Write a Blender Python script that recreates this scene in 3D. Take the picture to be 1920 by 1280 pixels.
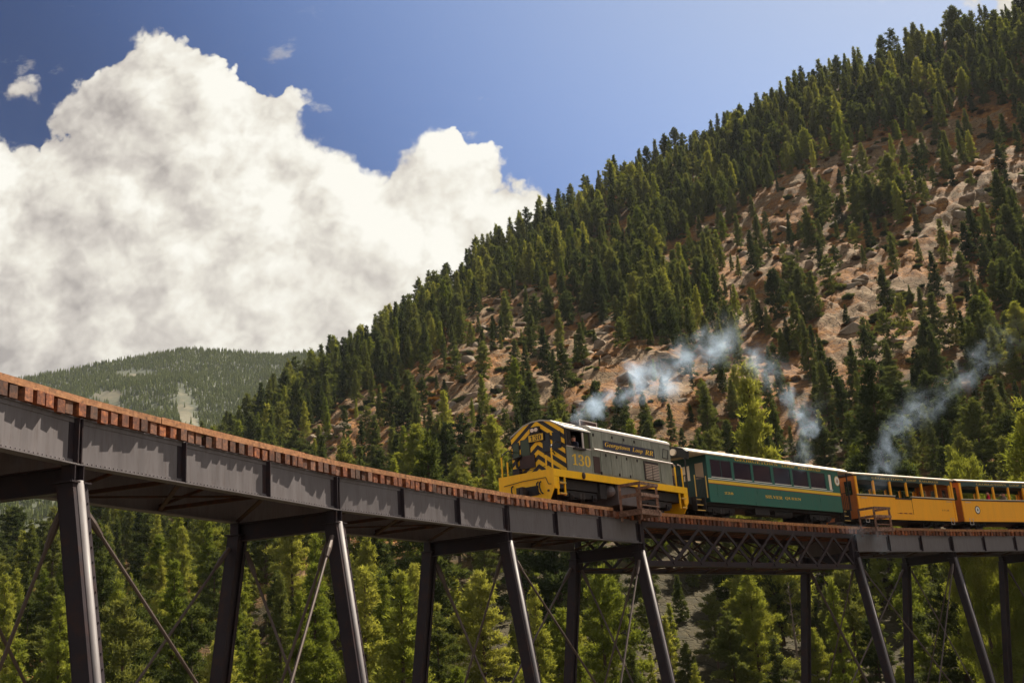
import bpy, bmesh, math, random
import numpy as np
from mathutils import Vector, Matrix

for _o in list(bpy.data.objects):
    bpy.data.objects.remove(_o)
SC = bpy.context.scene
COL = SC.collection
R = math.radians

# ------------------------------------------------------------------ camera
PITCH, ROLL = 0.27343, -0.06599
_F = Vector((0, math.cos(PITCH), math.sin(PITCH)))
_U = Vector((0, -math.sin(PITCH), math.cos(PITCH)))
_R = Vector((1, 0, 0))
_R2 = _R * math.cos(ROLL) + _U * math.sin(ROLL)
_U2 = _U * math.cos(ROLL) - _R * math.sin(ROLL)
cam_data = bpy.data.cameras.new('camera')
cam_data.lens = 2088.36 / 1920 * 36
cam_data.sensor_width = 36
cam_data.clip_start = 0.1
cam_data.clip_end = 12000
cam = bpy.data.objects.new('camera', cam_data)
COL.objects.link(cam)
cam.matrix_world = Matrix(((_R2.x, _U2.x, -_F.x, 0), (_R2.y, _U2.y, -_F.y, 0), (_R2.z, _U2.z, -_F.z, 0), (0, 0, 0, 1)))
SC.camera = cam

# ------------------------------------------------------------------ exposure, render
SC.view_settings.view_transform = 'Standard'
SC.view_settings.look = 'None'
SC.view_settings.exposure = 1.3
SC.view_settings.gamma = 1.0
SC.view_settings.use_curve_mapping = False
SC.render.engine = 'CYCLES'
SC.cycles.use_denoising = True
SC.cycles.max_bounces = 6
SC.cycles.diffuse_bounces = 3
SC.cycles.transparent_max_bounces = 10
SC.cycles.volume_bounces = 1
SC.cycles.sample_clamp_indirect = 6

# ------------------------------------------------------------------ sun
SUN_AZ, SUN_EL = 38.0, 50.0          # clockwise from +Y, above the horizon
sun_dir = Vector((math.sin(R(SUN_AZ)) * math.cos(R(SUN_EL)), math.cos(R(SUN_AZ)) * math.cos(R(SUN_EL)), math.sin(R(SUN_EL))))
sl = bpy.data.lights.new('sun', 'SUN')
sl.energy = 5.0
sl.angle = R(0.53)
sl.color = (1.0, 0.89, 0.73)
sun = bpy.data.objects.new('sun', sl)
COL.objects.link(sun)
sun.rotation_euler = sun_dir.to_track_quat('Z', 'Y').to_euler()
sun.location = (40, 60, 120)

# ------------------------------------------------------------------ node helper
class NT:
    def __init__(s, tree):
        s.t = tree
        s.n = tree.nodes
        s.l = tree.links
    def new(s, typ, **kw):
        n = s.n.new(typ)
        for k, v in kw.items():
            setattr(n, k, v)
        return n
    def put(s, sock, v):
        if isinstance(v, bpy.types.NodeSocket):
            s.l.new(v, sock)
        else:
            sock.default_value = v
    def math(s, op, a, b=None, c=None, clamp=False):
        n = s.new('ShaderNodeMath', operation=op, use_clamp=clamp)
        s.put(n.inputs[0], a)
        if b is not None: s.put(n.inputs[1], b)
        if c is not None: s.put(n.inputs[2], c)
        return n.outputs[0]
    def vmath(s, op, a, b=None, scale=None):
        n = s.new('ShaderNodeVectorMath', operation=op)
        s.put(n.inputs[0], a)
        if b is not None: s.put(n.inputs[1], b)
        if scale is not None: s.put(n.inputs['Scale'], scale)
        return n.outputs['Value'] if op in ('LENGTH', 'DISTANCE', 'DOT_PRODUCT') else n.outputs[0]
    def noise(s, vec, scale, detail=4, rough=0.55, out=0, typ='FBM', dist=0.0, dim='3D'):
        n = s.new('ShaderNodeTexNoise')
        n.noise_dimensions = dim
        n.noise_type = typ
        if vec is not None: s.put(n.inputs['Vector'], vec)
        n.inputs['Scale'].default_value = scale
        n.inputs['Detail'].default_value = detail
        n.inputs['Roughness'].default_value = rough
        n.inputs['Distortion'].default_value = dist
        return n.outputs[out]
    def voronoi(s, vec, scale, detail=0, rough=0.5, feature='F1', out='Distance', smooth=None, rand=1.0, dim='3D'):
        n = s.new('ShaderNodeTexVoronoi', feature=feature)
        n.voronoi_dimensions = dim
        if vec is not None: s.put(n.inputs['Vector'], vec)
        n.inputs['Scale'].default_value = scale
        n.inputs['Randomness'].default_value = rand
        if 'Detail' in n.inputs and n.inputs['Detail'].enabled:
            n.inputs['Detail'].default_value = detail
            n.inputs['Roughness'].default_value = rough
        if smooth is not None: n.inputs['Smoothness'].default_value = smooth
        return n.outputs[out]
    def ramp(s, fac, stops, interp='LINEAR'):
        n = s.new('ShaderNodeValToRGB')
        n.color_ramp.interpolation = interp
        e = n.color_ramp.elements
        while len(e) < len(stops): e.new(0.5)
        for k, (p, c) in zip(e, stops):
            k.position = p
            k.color = (c[0], c[1], c[2], 1) if isinstance(c, (tuple, list)) else (c, c, c, 1)
        s.put(n.inputs[0], fac)
        return n.outputs[0]
    def map(s, v, a, b, c=0.0, d=1.0, smooth=False):
        n = s.new('ShaderNodeMapRange', interpolation_type='SMOOTHSTEP' if smooth else 'LINEAR')
        s.put(n.inputs[0], v)
        for i, x in enumerate((a, b, c, d)): s.put(n.inputs[1 + i], x)
        return n.outputs[0]
    def mix(s, f, a, b, mode='MIX'):
        n = s.new('ShaderNodeMix', data_type='RGBA', blend_type=mode)
        s.put(n.inputs[0], f)
        s.put(n.inputs[6], a if not isinstance(a, tuple) else (*a[:3], 1))
        s.put(n.inputs[7], b if not isinstance(b, tuple) else (*b[:3], 1))
        return n.outputs[2]
    def comb(s, x, y, z):
        n = s.new('ShaderNodeCombineXYZ')
        for i, v in enumerate((x, y, z)): s.put(n.inputs[i], v)
        return n.outputs[0]
    def sep(s, v):
        n = s.new('ShaderNodeSeparateXYZ')
        s.put(n.inputs[0], v)
        return n.outputs

# ------------------------------------------------------------------ world: clear sky with a cumulus bank
W = bpy.data.worlds.new('World')
SC.world = W
W.use_nodes = True
for _n in list(W.node_tree.nodes): W.node_tree.nodes.remove(_n)
w = NT(W.node_tree)
sky = w.new('ShaderNodeTexSky', sky_type='NISHITA')
sky.sun_disc = False
sky.sun_elevation = R(SUN_EL)
sky.sun_rotation = R(SUN_AZ)
sky.altitude = 2600
sky.air_density = 1.25
sky.dust_density = 1.6
sky.ozone_density = 2.5

CLOUDS = [(-0.3358, 0.5947, 0.0488), (-0.3723, 0.5527, 0.0592), (-0.409, 0.5377, 0.042), (-0.3185, 0.5282, 0.0837), (-0.2548, 0.5178, 0.0528), (-0.2203, 0.5298, 0.0391), (-0.4114, 0.466, 0.068), (-0.2807, 0.4624, 0.0978), (-0.1973, 0.4536, 0.0623), (-0.1661, 0.4513, 0.0379), (-0.1308, 0.4126, 0.0587), (-0.0857, 0.4456, 0.0459), (-0.0564, 0.4604, 0.05), (-0.0285, 0.4443, 0.0432), (-0.0044, 0.4147, 0.0347), (0.0208, 0.4046, 0.0372), (0.042, 0.4142, 0.0214), (-0.0448, 0.3791, 0.0791), (-0.1277, 0.3418, 0.1043), (-0.229, 0.3489, 0.1306), (-0.3564, 0.3685, 0.1314), (-0.469, 0.3763, 0.1212), (-0.501, 0.4781, 0.0547), (-0.4746, 0.569, 0.0238), (-0.1676, 0.3769, 0.1054), (-0.2789, 0.2584, 0.1529), (-0.5623, 0.3937, 0.1484), (-0.0286, 0.3033, 0.1031), (0.5284, 0.6033, 0.0346), (0.4846, 0.6004, 0.0144), (-0.368, 0.480, 0.06), (-0.075, 0.432, 0.05), (-0.46, 0.43, 0.08)]

def cloud_group():
    g = bpy.data.node_groups.new('cloud_density', 'ShaderNodeTree')
    g.interface.new_socket('Vector', in_out='INPUT', socket_type='NodeSocketVector')
    g.interface.new_socket('Body', in_out='OUTPUT', socket_type='NodeSocketFloat')
    g.interface.new_socket('Height', in_out='OUTPUT', socket_type='NodeSocketFloat')
    n = NT(g)
    gi = n.new('NodeGroupInput')
    go = n.new('NodeGroupOutput')
    p = gi.outputs[0]
    # lumpy warp
    wn = n.noise(p, 13.0, 2, 0.5, out=1, dim='2D')
    q = n.vmath('ADD', p, n.vmath('SCALE', n.vmath('SUBTRACT', wn, (0.5, 0.5, 0.5)), scale=0.036))
    wn2 = n.noise(p, 46.0, 2, 0.55, out=1, dim='2D')
    q2 = n.vmath('ADD', q, n.vmath('SCALE', n.vmath('SUBTRACT', wn2, (0.5, 0.5, 0.5)), scale=0.016))
    best = dome = None
    for (cx, cy, r) in CLOUDS:
        d = n.vmath('DISTANCE', q2, (cx, cy, 0.0))
        h = n.math('SUBTRACT', r, d)                                            # signed distance inside
        k = n.math('SQRT', n.math('MAXIMUM', n.math('MULTIPLY_ADD', d, n.math('MULTIPLY', d, -1.0), r * r), 0.0))   # rounded billow
        best = h if best is None else n.math('SMOOTH_MAX', best, h, 0.016)
        dome = k if dome is None else n.math('SMOOTH_MAX', dome, k, 0.012)
    v1 = n.math('SUBTRACT', 0.45, n.voronoi(q2, 17.0, 0, dim='2D'))
    v2 = n.math('SUBTRACT', 0.45, n.voronoi(q2, 42.0, 0, dim='2D'))
    v3 = n.math('SUBTRACT', 0.45, n.voronoi(q2, 100.0, 0, dim='2D'))
    bil = n.math('ADD', n.math('ADD', n.math('MULTIPLY', v1, 0.52), n.math('MULTIPLY', v2, 0.30)), n.math('MULTIPLY', v3, 0.15))
    fine = n.math('SUBTRACT', n.noise(p, 80.0, 4, 0.6, dim='2D'), 0.5)
    mid = n.math('SUBTRACT', n.noise(q, 9.0, 3, 0.5, dim='2D'), 0.5)
    b = n.math('ADD', best, n.math('MULTIPLY', fine, 0.012))
    b = n.math('ADD', b, n.math('MULTIPLY', bil, 0.034))
    b = n.math('ADD', b, -0.008)
    n.l.new(b, go.inputs['Body'])
    hh = n.math('ADD', n.math('MULTIPLY', dome, 5.2), n.math('MULTIPLY', bil, 0.44))
    hh = n.math('ADD', hh, n.math('MULTIPLY', mid, 0.30))
    hh = n.math('ADD', hh, n.math('MULTIPLY', fine, 0.10))
    n.l.new(hh, go.inputs['Height'])
    return g

_cg = cloud_group()
tc = w.new('ShaderNodeTexCoord')
dv = w.sep(tc.outputs['Generated'])
yy = w.math('MAXIMUM', dv[1], 0.05)
cp = w.comb(w.math('DIVIDE', dv[0], yy), w.math('DIVIDE', dv[2], yy), 0.0)
g1 = w.new('ShaderNodeGroup'); g1.node_tree = _cg
w.l.new(cp, g1.inputs[0])
g2 = w.new('ShaderNodeGroup'); g2.node_tree = _cg
w.l.new(w.vmath('ADD', cp, (0.024, 0.020, 0.0)), g2.inputs[0])
front = w.map(dv[1], 0.1, 0.3, smooth=True)
soft = w.map(w.noise(cp, 7.0, 1, 0.5, dim='2D'), 0.40, 0.65, 0.002, 0.010)
alpha = w.map(g1.outputs['Body'], -0.003, soft, smooth=True)
# loose wisps
wisp = w.map(w.noise(w.vmath('MULTIPLY', cp, (1.0, 1.6, 1.0)), 13.0, 5, 0.6, dim='2D'), 0.64, 0.78, 0.0, 0.5, smooth=True)
wisp = w.math('MULTIPLY', wisp, w.map(g1.outputs['Body'], -0.12, -0.005, smooth=True))
alpha = w.math('MAXIMUM', alpha, wisp)
alpha = w.math('MULTIPLY', alpha, front)
# unseen cumulus added over the rest of the sky for warm fill light
rest = w.noise(w.vmath('DIVIDE', tc.outputs['Generated'], w.comb(w.math('ADD', dv[2], 0.35), w.math('ADD', dv[2], 0.35), w.math('ADD', dv[2], 0.35))), 1.7, 3, 0.55)
rest = w.math('MULTIPLY', w.map(rest, 0.40, 0.52, smooth=True), w.map(dv[2], 0.0, 0.06))
side = w.math('SUBTRACT', 1.0, w.map(dv[1], 0.15, 0.5, smooth=True))
alpha = w.math('MAXIMUM', alpha, w.math('MULTIPLY', rest, side))
slope = w.math('SUBTRACT', g1.outputs['Height'], g2.outputs['Height'])
broad = w.math('SUBTRACT', w.noise(cp, 4.2, 2, 0.5, dim='2D'), 0.5)
lr = w.map(w.sep(cp)[0], -0.46, -0.08, -0.20, 0.10)
lit = w.math('ADD', w.math('MULTIPLY', slope, 1.9), w.math('MULTIPLY', broad, 0.42))
lit = w.math('ADD', lit, lr)
lit = w.math('ADD', lit, 0.61, clamp=True)
ccol = w.ramp(lit, [(0.0, (0.40, 0.365, 0.34)), (0.38, (0.63, 0.585, 0.53)), (0.68, (0.83, 0.79, 0.70)), (1.0, (1.0, 0.975, 0.89))])
bg1 = w.new('ShaderNodeBackground')
# a polarising filter on a clear mountain sky: deepest blue well away from the sun
ca = w.vmath('DOT_PRODUCT', tc.outputs['Generated'], tuple(sun_dir))
pol = w.map(ca, 0.60, 0.95, 0.24, 1.25, smooth=True)
hue = w.mix(w.map(ca, 0.62, 0.93), (0.50, 0.76, 1.25), (1.32, 1.04, 0.80))
skyc = w.mix(1.0, w.mix(1.0, sky.outputs[0], hue, 'MULTIPLY'), w.comb(pol, pol, pol), 'MULTIPLY')
w.l.new(skyc, bg1.inputs[0])
bg1.inputs[1].default_value = 0.055
bg2 = w.new('ShaderNodeBackground')
w.l.new(ccol, bg2.inputs[0])
bg2.inputs[1].default_value = 0.40
mx = w.new('ShaderNodeMixShader')
w.l.new(alpha, mx.inputs[0]); w.l.new(bg1.outputs[0], mx.inputs[1]); w.l.new(bg2.outputs[0], mx.inputs[2])
wo = w.new('ShaderNodeOutputWorld')
w.l.new(mx.outputs[0], wo.inputs[0])

# ================================================================== helpers
rnd = random.Random(7)

def tag(o, label=None, cat=None, group=None, kind=None):
    if label: o['label'] = label
    if cat: o['category'] = cat
    if group: o['group'] = group
    if kind: o['kind'] = kind
    return o

def empty(name, loc=(0, 0, 0), rz=0.0):
    o = bpy.data.objects.new(name, None)
    o.empty_display_size = 0.5
    COL.objects.link(o)
    o.location = loc
    o.rotation_euler = (0, 0, rz)
    return o

def link(name, me, parent=None, loc=None, rz=None):
    o = bpy.data.objects.new(name, me)
    COL.objects.link(o)
    if parent is not None: o.parent = parent
    if loc is not None: o.location = loc
    if rz is not None: o.rotation_euler = (0, 0, rz)
    return o

class MB:
    """collects shapes into one mesh"""
    def __init__(s):
        s.v = []; s.f = []; s.m = []
        s.mi = 0
    def add(s, vs, fs):
        k = len(s.v)
        s.v += [tuple(p) for p in vs]
        s.f += [tuple(i + k for i in f) for f in fs]
        s.m += [s.mi] * len(fs)
    BF = [(0, 3, 2, 1), (4, 5, 6, 7), (0, 1, 5, 4), (1, 2, 6, 5), (2, 3, 7, 6), (3, 0, 4, 7)]
    def box(s, x0, x1, y0, y1, z0, z1):
        s.add([(x0, y0, z0), (x1, y0, z0), (x1, y1, z0), (x0, y1, z0), (x0, y0, z1), (x1, y0, z1), (x1, y1, z1), (x0, y1, z1)], s.BF)
        return s
    def beam(s, p, q, wd, ht, up=(0, 0, 1)):
        p = Vector(p); q = Vector(q); d = (q - p).normalized(); up = Vector(up)
        sd = d.cross(up)
        if sd.length < 1e-4: sd = d.cross(Vector((0, 1, 0)))
        sd.normalize(); u = sd.cross(d)
        a = sd * wd / 2; b = u * ht / 2
        s.add([p - a - b, p + a - b, p + a + b, p - a + b, q - a - b, q + a - b, q + a + b, q - a + b],
              [(0, 1, 2, 3), (4, 7, 6, 5), (0, 4, 5, 1), (1, 5, 6, 2), (2, 6, 7, 3), (3, 7, 4, 0)])
        return s
    def tube(s, p, q, r, n=8, r2=None):
        p = Vector(p); q = Vector(q); d = (q - p).normalized()
        a = d.orthogonal().normalized(); b = d.cross(a)
        r2 = r if r2 is None else r2
        vs = []
        for c, rr in ((p, r), (q, r2)):
            for i in range(n):
                t = 2 * math.pi * i / n
                vs.append(c + (a * math.cos(t) + b * math.sin(t)) * rr)
        s.add(vs, [(i, (i + 1) % n, n + (i + 1) % n, n + i) for i in range(n)] + [tuple(range(n - 1, -1, -1)), tuple(range(n, 2 * n))])
        return s
    def path(s, pts, r, n=6):
        for a, b in zip(pts[:-1], pts[1:]): s.tube(a, b, r, n)
        return s
    def prism(s, poly, axis, a, b):
        """poly of (u,v) extruded along axis between a and b; axis x:(y,z) y:(x,z) z:(x,y)"""
        n = len(poly)
        def P(u, v, t):
            return (t, u, v) if axis == 'x' else ((u, t, v) if axis == 'y' else (u, v, t))
        vs = [P(u, v, a) for u, v in poly] + [P(u, v, b) for u, v in poly]
        s.add(vs, [tuple(range(n - 1, -1, -1)), tuple(range(n, 2 * n))] + [(i, (i + 1) % n, n + (i + 1) % n, n + i) for i in range(n)])
        return s
    def ball(s, c, r, n=8, m=5, sc=(1, 1, 1)):
        vs = [(c[0], c[1], c[2] - r * sc[2])]
        for j in range(1, m):
            t = math.pi * j / m
            for i in range(n):
                a = 2 * math.pi * i / n
                vs.append((c[0] + r * sc[0] * math.sin(t) * math.cos(a), c[1] + r * sc[1] * math.sin(t) * math.sin(a), c[2] - r * sc[2] * math.cos(t)))
        vs.append((c[0], c[1], c[2] + r * sc[2]))
        fs = [(0, 1 + (i + 1) % n, 1 + i) for i in range(n)]
        for j in range(m - 2):
            for i in range(n):
                a = 1 + j * n + i; b = 1 + j * n + (i + 1) % n
                fs.append((a, b, b + n, a + n))
        k = 1 + (m - 2) * n
        fs += [(k + i, k + (i + 1) % n, len(vs) - 1) for i in range(n)]
        s.add(vs, fs)
        return s
    def mesh(s, name, mats, smooth=False):
        me = bpy.data.meshes.new(name)
        me.from_pydata([tuple(v) for v in s.v], [], s.f)
        if not isinstance(mats, (list, tuple)): mats = [mats]
        for m in mats: me.materials.append(m)
        if len(mats) > 1: me.polygons.foreach_set('material_index', s.m)
        bm = bmesh.new(); bm.from_mesh(me)
        bmesh.ops.recalc_face_normals(bm, faces=bm.faces)
        bm.to_mesh(me); bm.free()
        if smooth: me.polygons.foreach_set('use_smooth', [True] * len(me.polygons))
        return me
    def build(s, name, mats, parent=None, smooth=False, loc=None, rz=None):
        return link(name, s.mesh(name, mats, smooth), parent, loc, rz)

def box(name, m, par, *a): return MB().box(*a).build(name, m, par)

# ------------------------------------------------------------------ materials
def material(name):
    m = bpy.data.materials.new(name)
    m.use_nodes = True
    t = NT(m.node_tree)
    b = m.node_tree.nodes['Principled BSDF']
    return m, t, b

def paint(name, col, rough=0.5, var=0.25, scale=1.2, metal=0.0, dirt=None, dirt_amt=0.35, bump=0.0, perobj=0.0, streak=False, spec=0.4):
    m, t, b = material(name)
    co = t.new('ShaderNodeTexCoord').outputs['Object']
    if streak: co2 = t.vmath('MULTIPLY', co, (3.0, 3.0, 0.35))
    else: co2 = co
    n1 = t.noise(co2, scale, 5, 0.6)
    f = t.map(n1, 0.25, 0.75, 1 - var, 1 + var)
    c = t.mix(1.0, tuple(col), t.comb(f, f, f), 'MULTIPLY')
    if perobj:
        oi = t.new('ShaderNodeObjectInfo')
        g = t.map(oi.outputs['Random'], 0, 1, 1 - perobj, 1 + perobj)
        c = t.mix(1.0, c, t.comb(g, g, g), 'MULTIPLY')
    if dirt:
        d = t.map(t.noise(co2, scale * 3.1, 6, 0.65), 0.5, 0.72, 0.0, dirt_amt)
        c = t.mix(d, c, tuple(dirt))
    t.l.new(c, b.inputs['Base Color'])
    b.inputs['Metallic'].default_value = metal
    b.inputs['Specular IOR Level'].default_value = spec
    t.put(b.inputs['Roughness'], t.map(n1, 0.3, 0.7, max(0.05, rough - 0.1), min(1, rough + 0.12)))
    if bump:
        bn = t.new('ShaderNodeBump')
        bn.inputs['Strength'].default_value = bump
        bn.inputs['Distance'].default_value = 0.02
        t.l.new(t.noise(co2, scale * 6, 4, 0.6), bn.inputs['Height'])
        t.l.new(bn.outputs[0], b.inputs['Normal'])
    return m

M = {}
M['steel'] = paint('painted_steel', (0.030, 0.023, 0.028), 0.5, 0.22, 0.9, spec=0.15, dirt=(0.10, 0.035, 0.014), dirt_amt=0.30, bump=0.1)
M['steel_girder'] = paint('girder_paint', (0.15, 0.136, 0.142), 0.55, 0.14, 1.6, spec=0.15, dirt=(0.075, 0.045, 0.033), dirt_amt=0.42, streak=True, bump=0.05)
M['steel_rust'] = paint('rusty_steel', (0.05, 0.028, 0.02), 0.7, 0.35, 1.5, spec=0.15, dirt=(0.16, 0.05, 0.015), dirt_amt=0.6)
M['rod'] = paint('rod_steel', (0.10, 0.072, 0.062), 0.5, 0.25, 1.0, metal=0.3)
M['rail'] = paint('rail_steel', (0.20, 0.13, 0.09), 0.4, 0.3, 2.0, metal=0.7)

def wood(name, col, end, per=0.35):
    m, t, b = material(name)
    co = t.new('ShaderNodeTexCoord').outputs['Object']
    oi = t.new('ShaderNodeObjectInfo').outputs['Random']
    off = t.vmath('ADD', co, t.comb(t.math('MULTIPLY', oi, 91.0), t.math('MULTIPLY', oi, 37.0), oi))
    n1 = t.noise(off, 7.0, 6, 0.68)
    n2 = t.noise(t.vmath('MULTIPLY', off, (6.0, 1.0, 14.0)), 2.0, 4, 0.6)
    c = t.ramp(n1, [(0.28, tuple(x * 0.25 for x in col)), (0.5, col), (0.68, end), (0.8, tuple(min(1, x * 1.5) for x in end))])
    f = t.math('MULTIPLY', t.map(oi, 0, 1, 1 - per, 1 + per), t.map(n2, 0.2, 0.8, 0.65, 1.3))
    grey = t.map(t.math('FRACT', t.math('MULTIPLY', oi, 7.3)), 0.55, 1.0, 0.0, 0.55)
    c = t.mix(grey, c, t.mix(n2, (0.05, 0.03, 0.022), (0.20, 0.12, 0.085)))
    c = t.mix(1.0, c, t.comb(f, f, f), 'MULTIPLY')
    t.l.new(c, b.inputs['Base Color'])
    b.inputs['Roughness'].default_value = 0.85
    bn = t.new('ShaderNodeBump'); bn.inputs['Strength'].default_value = 0.5; bn.inputs['Distance'].default_value = 0.02
    t.l.new(n1, bn.inputs['Height']); t.l.new(bn.outputs[0], b.inputs['Normal'])
    return m
M['tie'] = wood('tie_timber', (0.135, 0.034, 0.010), (0.36, 0.115, 0.030), 0.6)
M['guard'] = wood('guard_timber', (0.34, 0.14, 0.048), (0.44, 0.21, 0.09), 0.16)
M['plank'] = wood('platform_timber', (0.20, 0.10, 0.065), (0.34, 0.21, 0.15), 0.2)

def glass(name, tint=(0.012, 0.013, 0.018), rough=0.04, alpha=0.0):
    m, t, b = material(name)
    b.inputs['Base Color'].default_value = (*tint, 1)
    b.inputs['Roughness'].default_value = rough
    b.inputs['Specular IOR Level'].default_value = 0.35
    b.inputs['Alpha'].default_value = 1 - alpha
    return m
M['glass'] = glass('dark_glass')
M['glass_clear'] = glass('window_glass', (0.04, 0.05, 0.05), 0.03, 0.55)

# ------------------------------------------------------------------ numpy noise
def _hash(ix, iy, seed):
    h = (ix.astype(np.int64) * 374761393 + iy.astype(np.int64) * 668265263 + seed * 974711) & 0xffffffff
    h = ((h ^ (h >> 13)) * 1274126177) & 0xffffffff
    h = (h ^ (h >> 16)) & 0xffffffff
    return h
def _h01(ix, iy, seed): return _hash(ix, iy, seed) / 4294967295.0
def perlin(x, y, seed=0):
    ix = np.floor(x); iy = np.floor(y); fx = x - ix; fy = y - iy
    def gr(dx, dy):
        a = _h01(ix + dx, iy + dy, seed) * 2 * np.pi
        return np.cos(a) * (fx - dx) + np.sin(a) * (fy - dy)
    u = fx * fx * fx * (fx * (fx * 6 - 15) + 10); v = fy * fy * fy * (fy * (fy * 6 - 15) + 10)
    a = gr(0, 0) * (1 - u) + gr(1, 0) * u
    b = gr(0, 1) * (1 - u) + gr(1, 1) * u
    return (a * (1 - v) + b * v) * 1.5
def fbm(x, y, o=4, seed=0, g=0.5):
    t = 0; a = 1.0; s = 0
    for i in range(o):
        t = t + a * perlin(x * 2 ** i, y * 2 ** i, seed + i * 17); s += a; a *= g
    return t / s
def facets(x, y, seed, tilt):
    """broken slab relief: every cell a tilted plane of its own height"""
    ix = np.floor(x); iy = np.floor(y)
    best = np.full(x.shape, 9e9); val = np.zeros(x.shape); second = np.full(x.shape, 9e9)
    for dx in (-1, 0, 1):
        for dy in (-1, 0, 1):
            cx = ix + dx; cy = iy + dy
            px = cx + _h01(cx, cy, seed); py = cy + _h01(cx, cy, seed + 1)
            d = (x - px) ** 2 + (y - py) ** 2
            h = _h01(cx, cy, seed + 2) - 0.5
            gx = (_h01(cx, cy, seed + 3) - 0.5) * tilt; gy = (_h01(cx, cy, seed + 4) - 0.5) * tilt
            v = h + gx * (x - px) + gy * (y - py)
            up = d < best
            second = np.where(up, best, np.minimum(second, d))
            val = np.where(up, v, val); best = np.where(up, d, best)
    crack = np.clip((np.sqrt(second) - np.sqrt(best)) / 0.18, 0, 1)
    return val, crack

def sstep(a, b, x):
    t = np.clip((x - a) / (b - a), 0, 1)
    return t * t * (3 - 2 * t)

# ------------------------------------------------------------------ terrain
RIDGE = [(-60, 1), (-40, 2.2), (-30, 3.6), (-25.05, 4.7), (-21.45, 6.5), (-18.1, 8.8), (-16.21, 10.1), (-14.78, 10.8), (-12.38, 12.9), (-9.62, 14.4), (-6.2, 16.4), (-3.56, 18.2), (-1.46, 19.73), (1.55, 21.05), (3.4, 21.99), (6.15, 23.1), (9.82, 24.35), (12.21, 24.82), (15.24, 25.87), (17.88, 26.44), (21.0, 26.82), (25.06, 27.07), (28.17, 27.26), (45, 27.5), (70, 26)]
FAR = [(-60, 11), (-40, 12.6), (-25.54, 13.66), (-24.62, 14.02), (-22.72, 14.47), (-20.76, 14.96), (-18.74, 15.4), (-16.92, 15.69), (-14.26, 15.52), (-12.37, 15.38), (-10.72, 15.49), (-9.07, 15.29), (-4, 14.8), (5, 13), (20, 10)]
ROCK = [(14.13, 20.23, 2.84, 1.29, 29.0), (17.68, 21.79, 3.0, 1.0, 24.0), (23.05, 22.04, 2.81, 1.05, 19.0), (25.54, 20.47, 1.81, 1.81, 4.0), (15.38, 17.37, 3.06, 1.53, 14.0), (20.25, 16.34, 3.62, 2.66, 4.0), (18.04, 13.79, 2.72, 1.73, 4.0), (23.2, 18.66, 1.87, 1.41, 4.0), (0.38, 17.02, 2.47, 1.1, 24.0), (3.4, 15.42, 2.45, 1.36, -16.0), (-0.38, 14.32, 3.31, 1.66, 4.0), (4.29, 12.61, 3.54, 1.63, 4.0), (-3.83, 13.14, 2.46, 1.37, 24.0), (-8.6, 11.71, 2.95, 1.07, 29.0), (-7.01, 10.02, 2.43, 1.08, 14.0), (-1.96, 11.4, 1.91, 1.64, 4.0), (7.33, 12.35, 2.15, 1.34, 4.0), (-17.04, 7.08, 1.13, 0.55, 4.0), (-7.16, 5.36, 2.67, 1.2, 4.0), (21.73, 14.53, 1.65, 1.41, 4.0), (9.8, 19.45, 1.86, 0.67, 34.0), (12.87, 12.86, 1.56, 1.56, 4.0), (5.91, 20.68, 1.61, 0.48, 29.0), (-11.41, 3.63, 0.64, 0.77, 4.0), (-16.69, 0.18, 0.74, 0.99, 4.0)]
CLEAR = [(-23.99, 6.5, 2.52, 0.62, 18.0), (-16.82, 12.53, 0.39, 1.06, 14.0), (-20.7, 13.29, 0.62, 0.25, 4.0), (-20.31, 12.91, 0.22, 0.17, 4.0), (-19.48, 14.47, 0.84, 0.14, 4.0)]
BASE_Z = -9.0
_tab = lambda T, x: np.interp(x, [a for a, b in T], [b for a, b in T])
def R_ridge(az): return np.interp(az, [-60, -40, -25, -20, -15, 0, 12, 25, 45, 70], [160, 180, 230, 330, 450, 520, 560, 520, 480, 420])
def R_base(az): return np.interp(az, [-60, -25, 0, 25, 35, 70], [70, 75, 86, 112, 125, 130])
def P_exp(az): return np.interp(az, [-25, -10, 5, 25], [1.05, 1.12, 1.22, 1.34])
def blob(az, el, T):
    k = np.zeros(az.shape)
    for (a, e, rx, ry, ro) in T:
        c, s = math.cos(R(ro)), math.sin(R(ro))
        dx = (az - a) * np.cos(np.radians(el)); dy = el - e
        u = (dx * c + dy * s) / rx; v = (-dx * s + dy * c) / ry
        k = np.maximum(k, np.exp(-(u * u + v * v) * 0.62))
    return k
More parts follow.
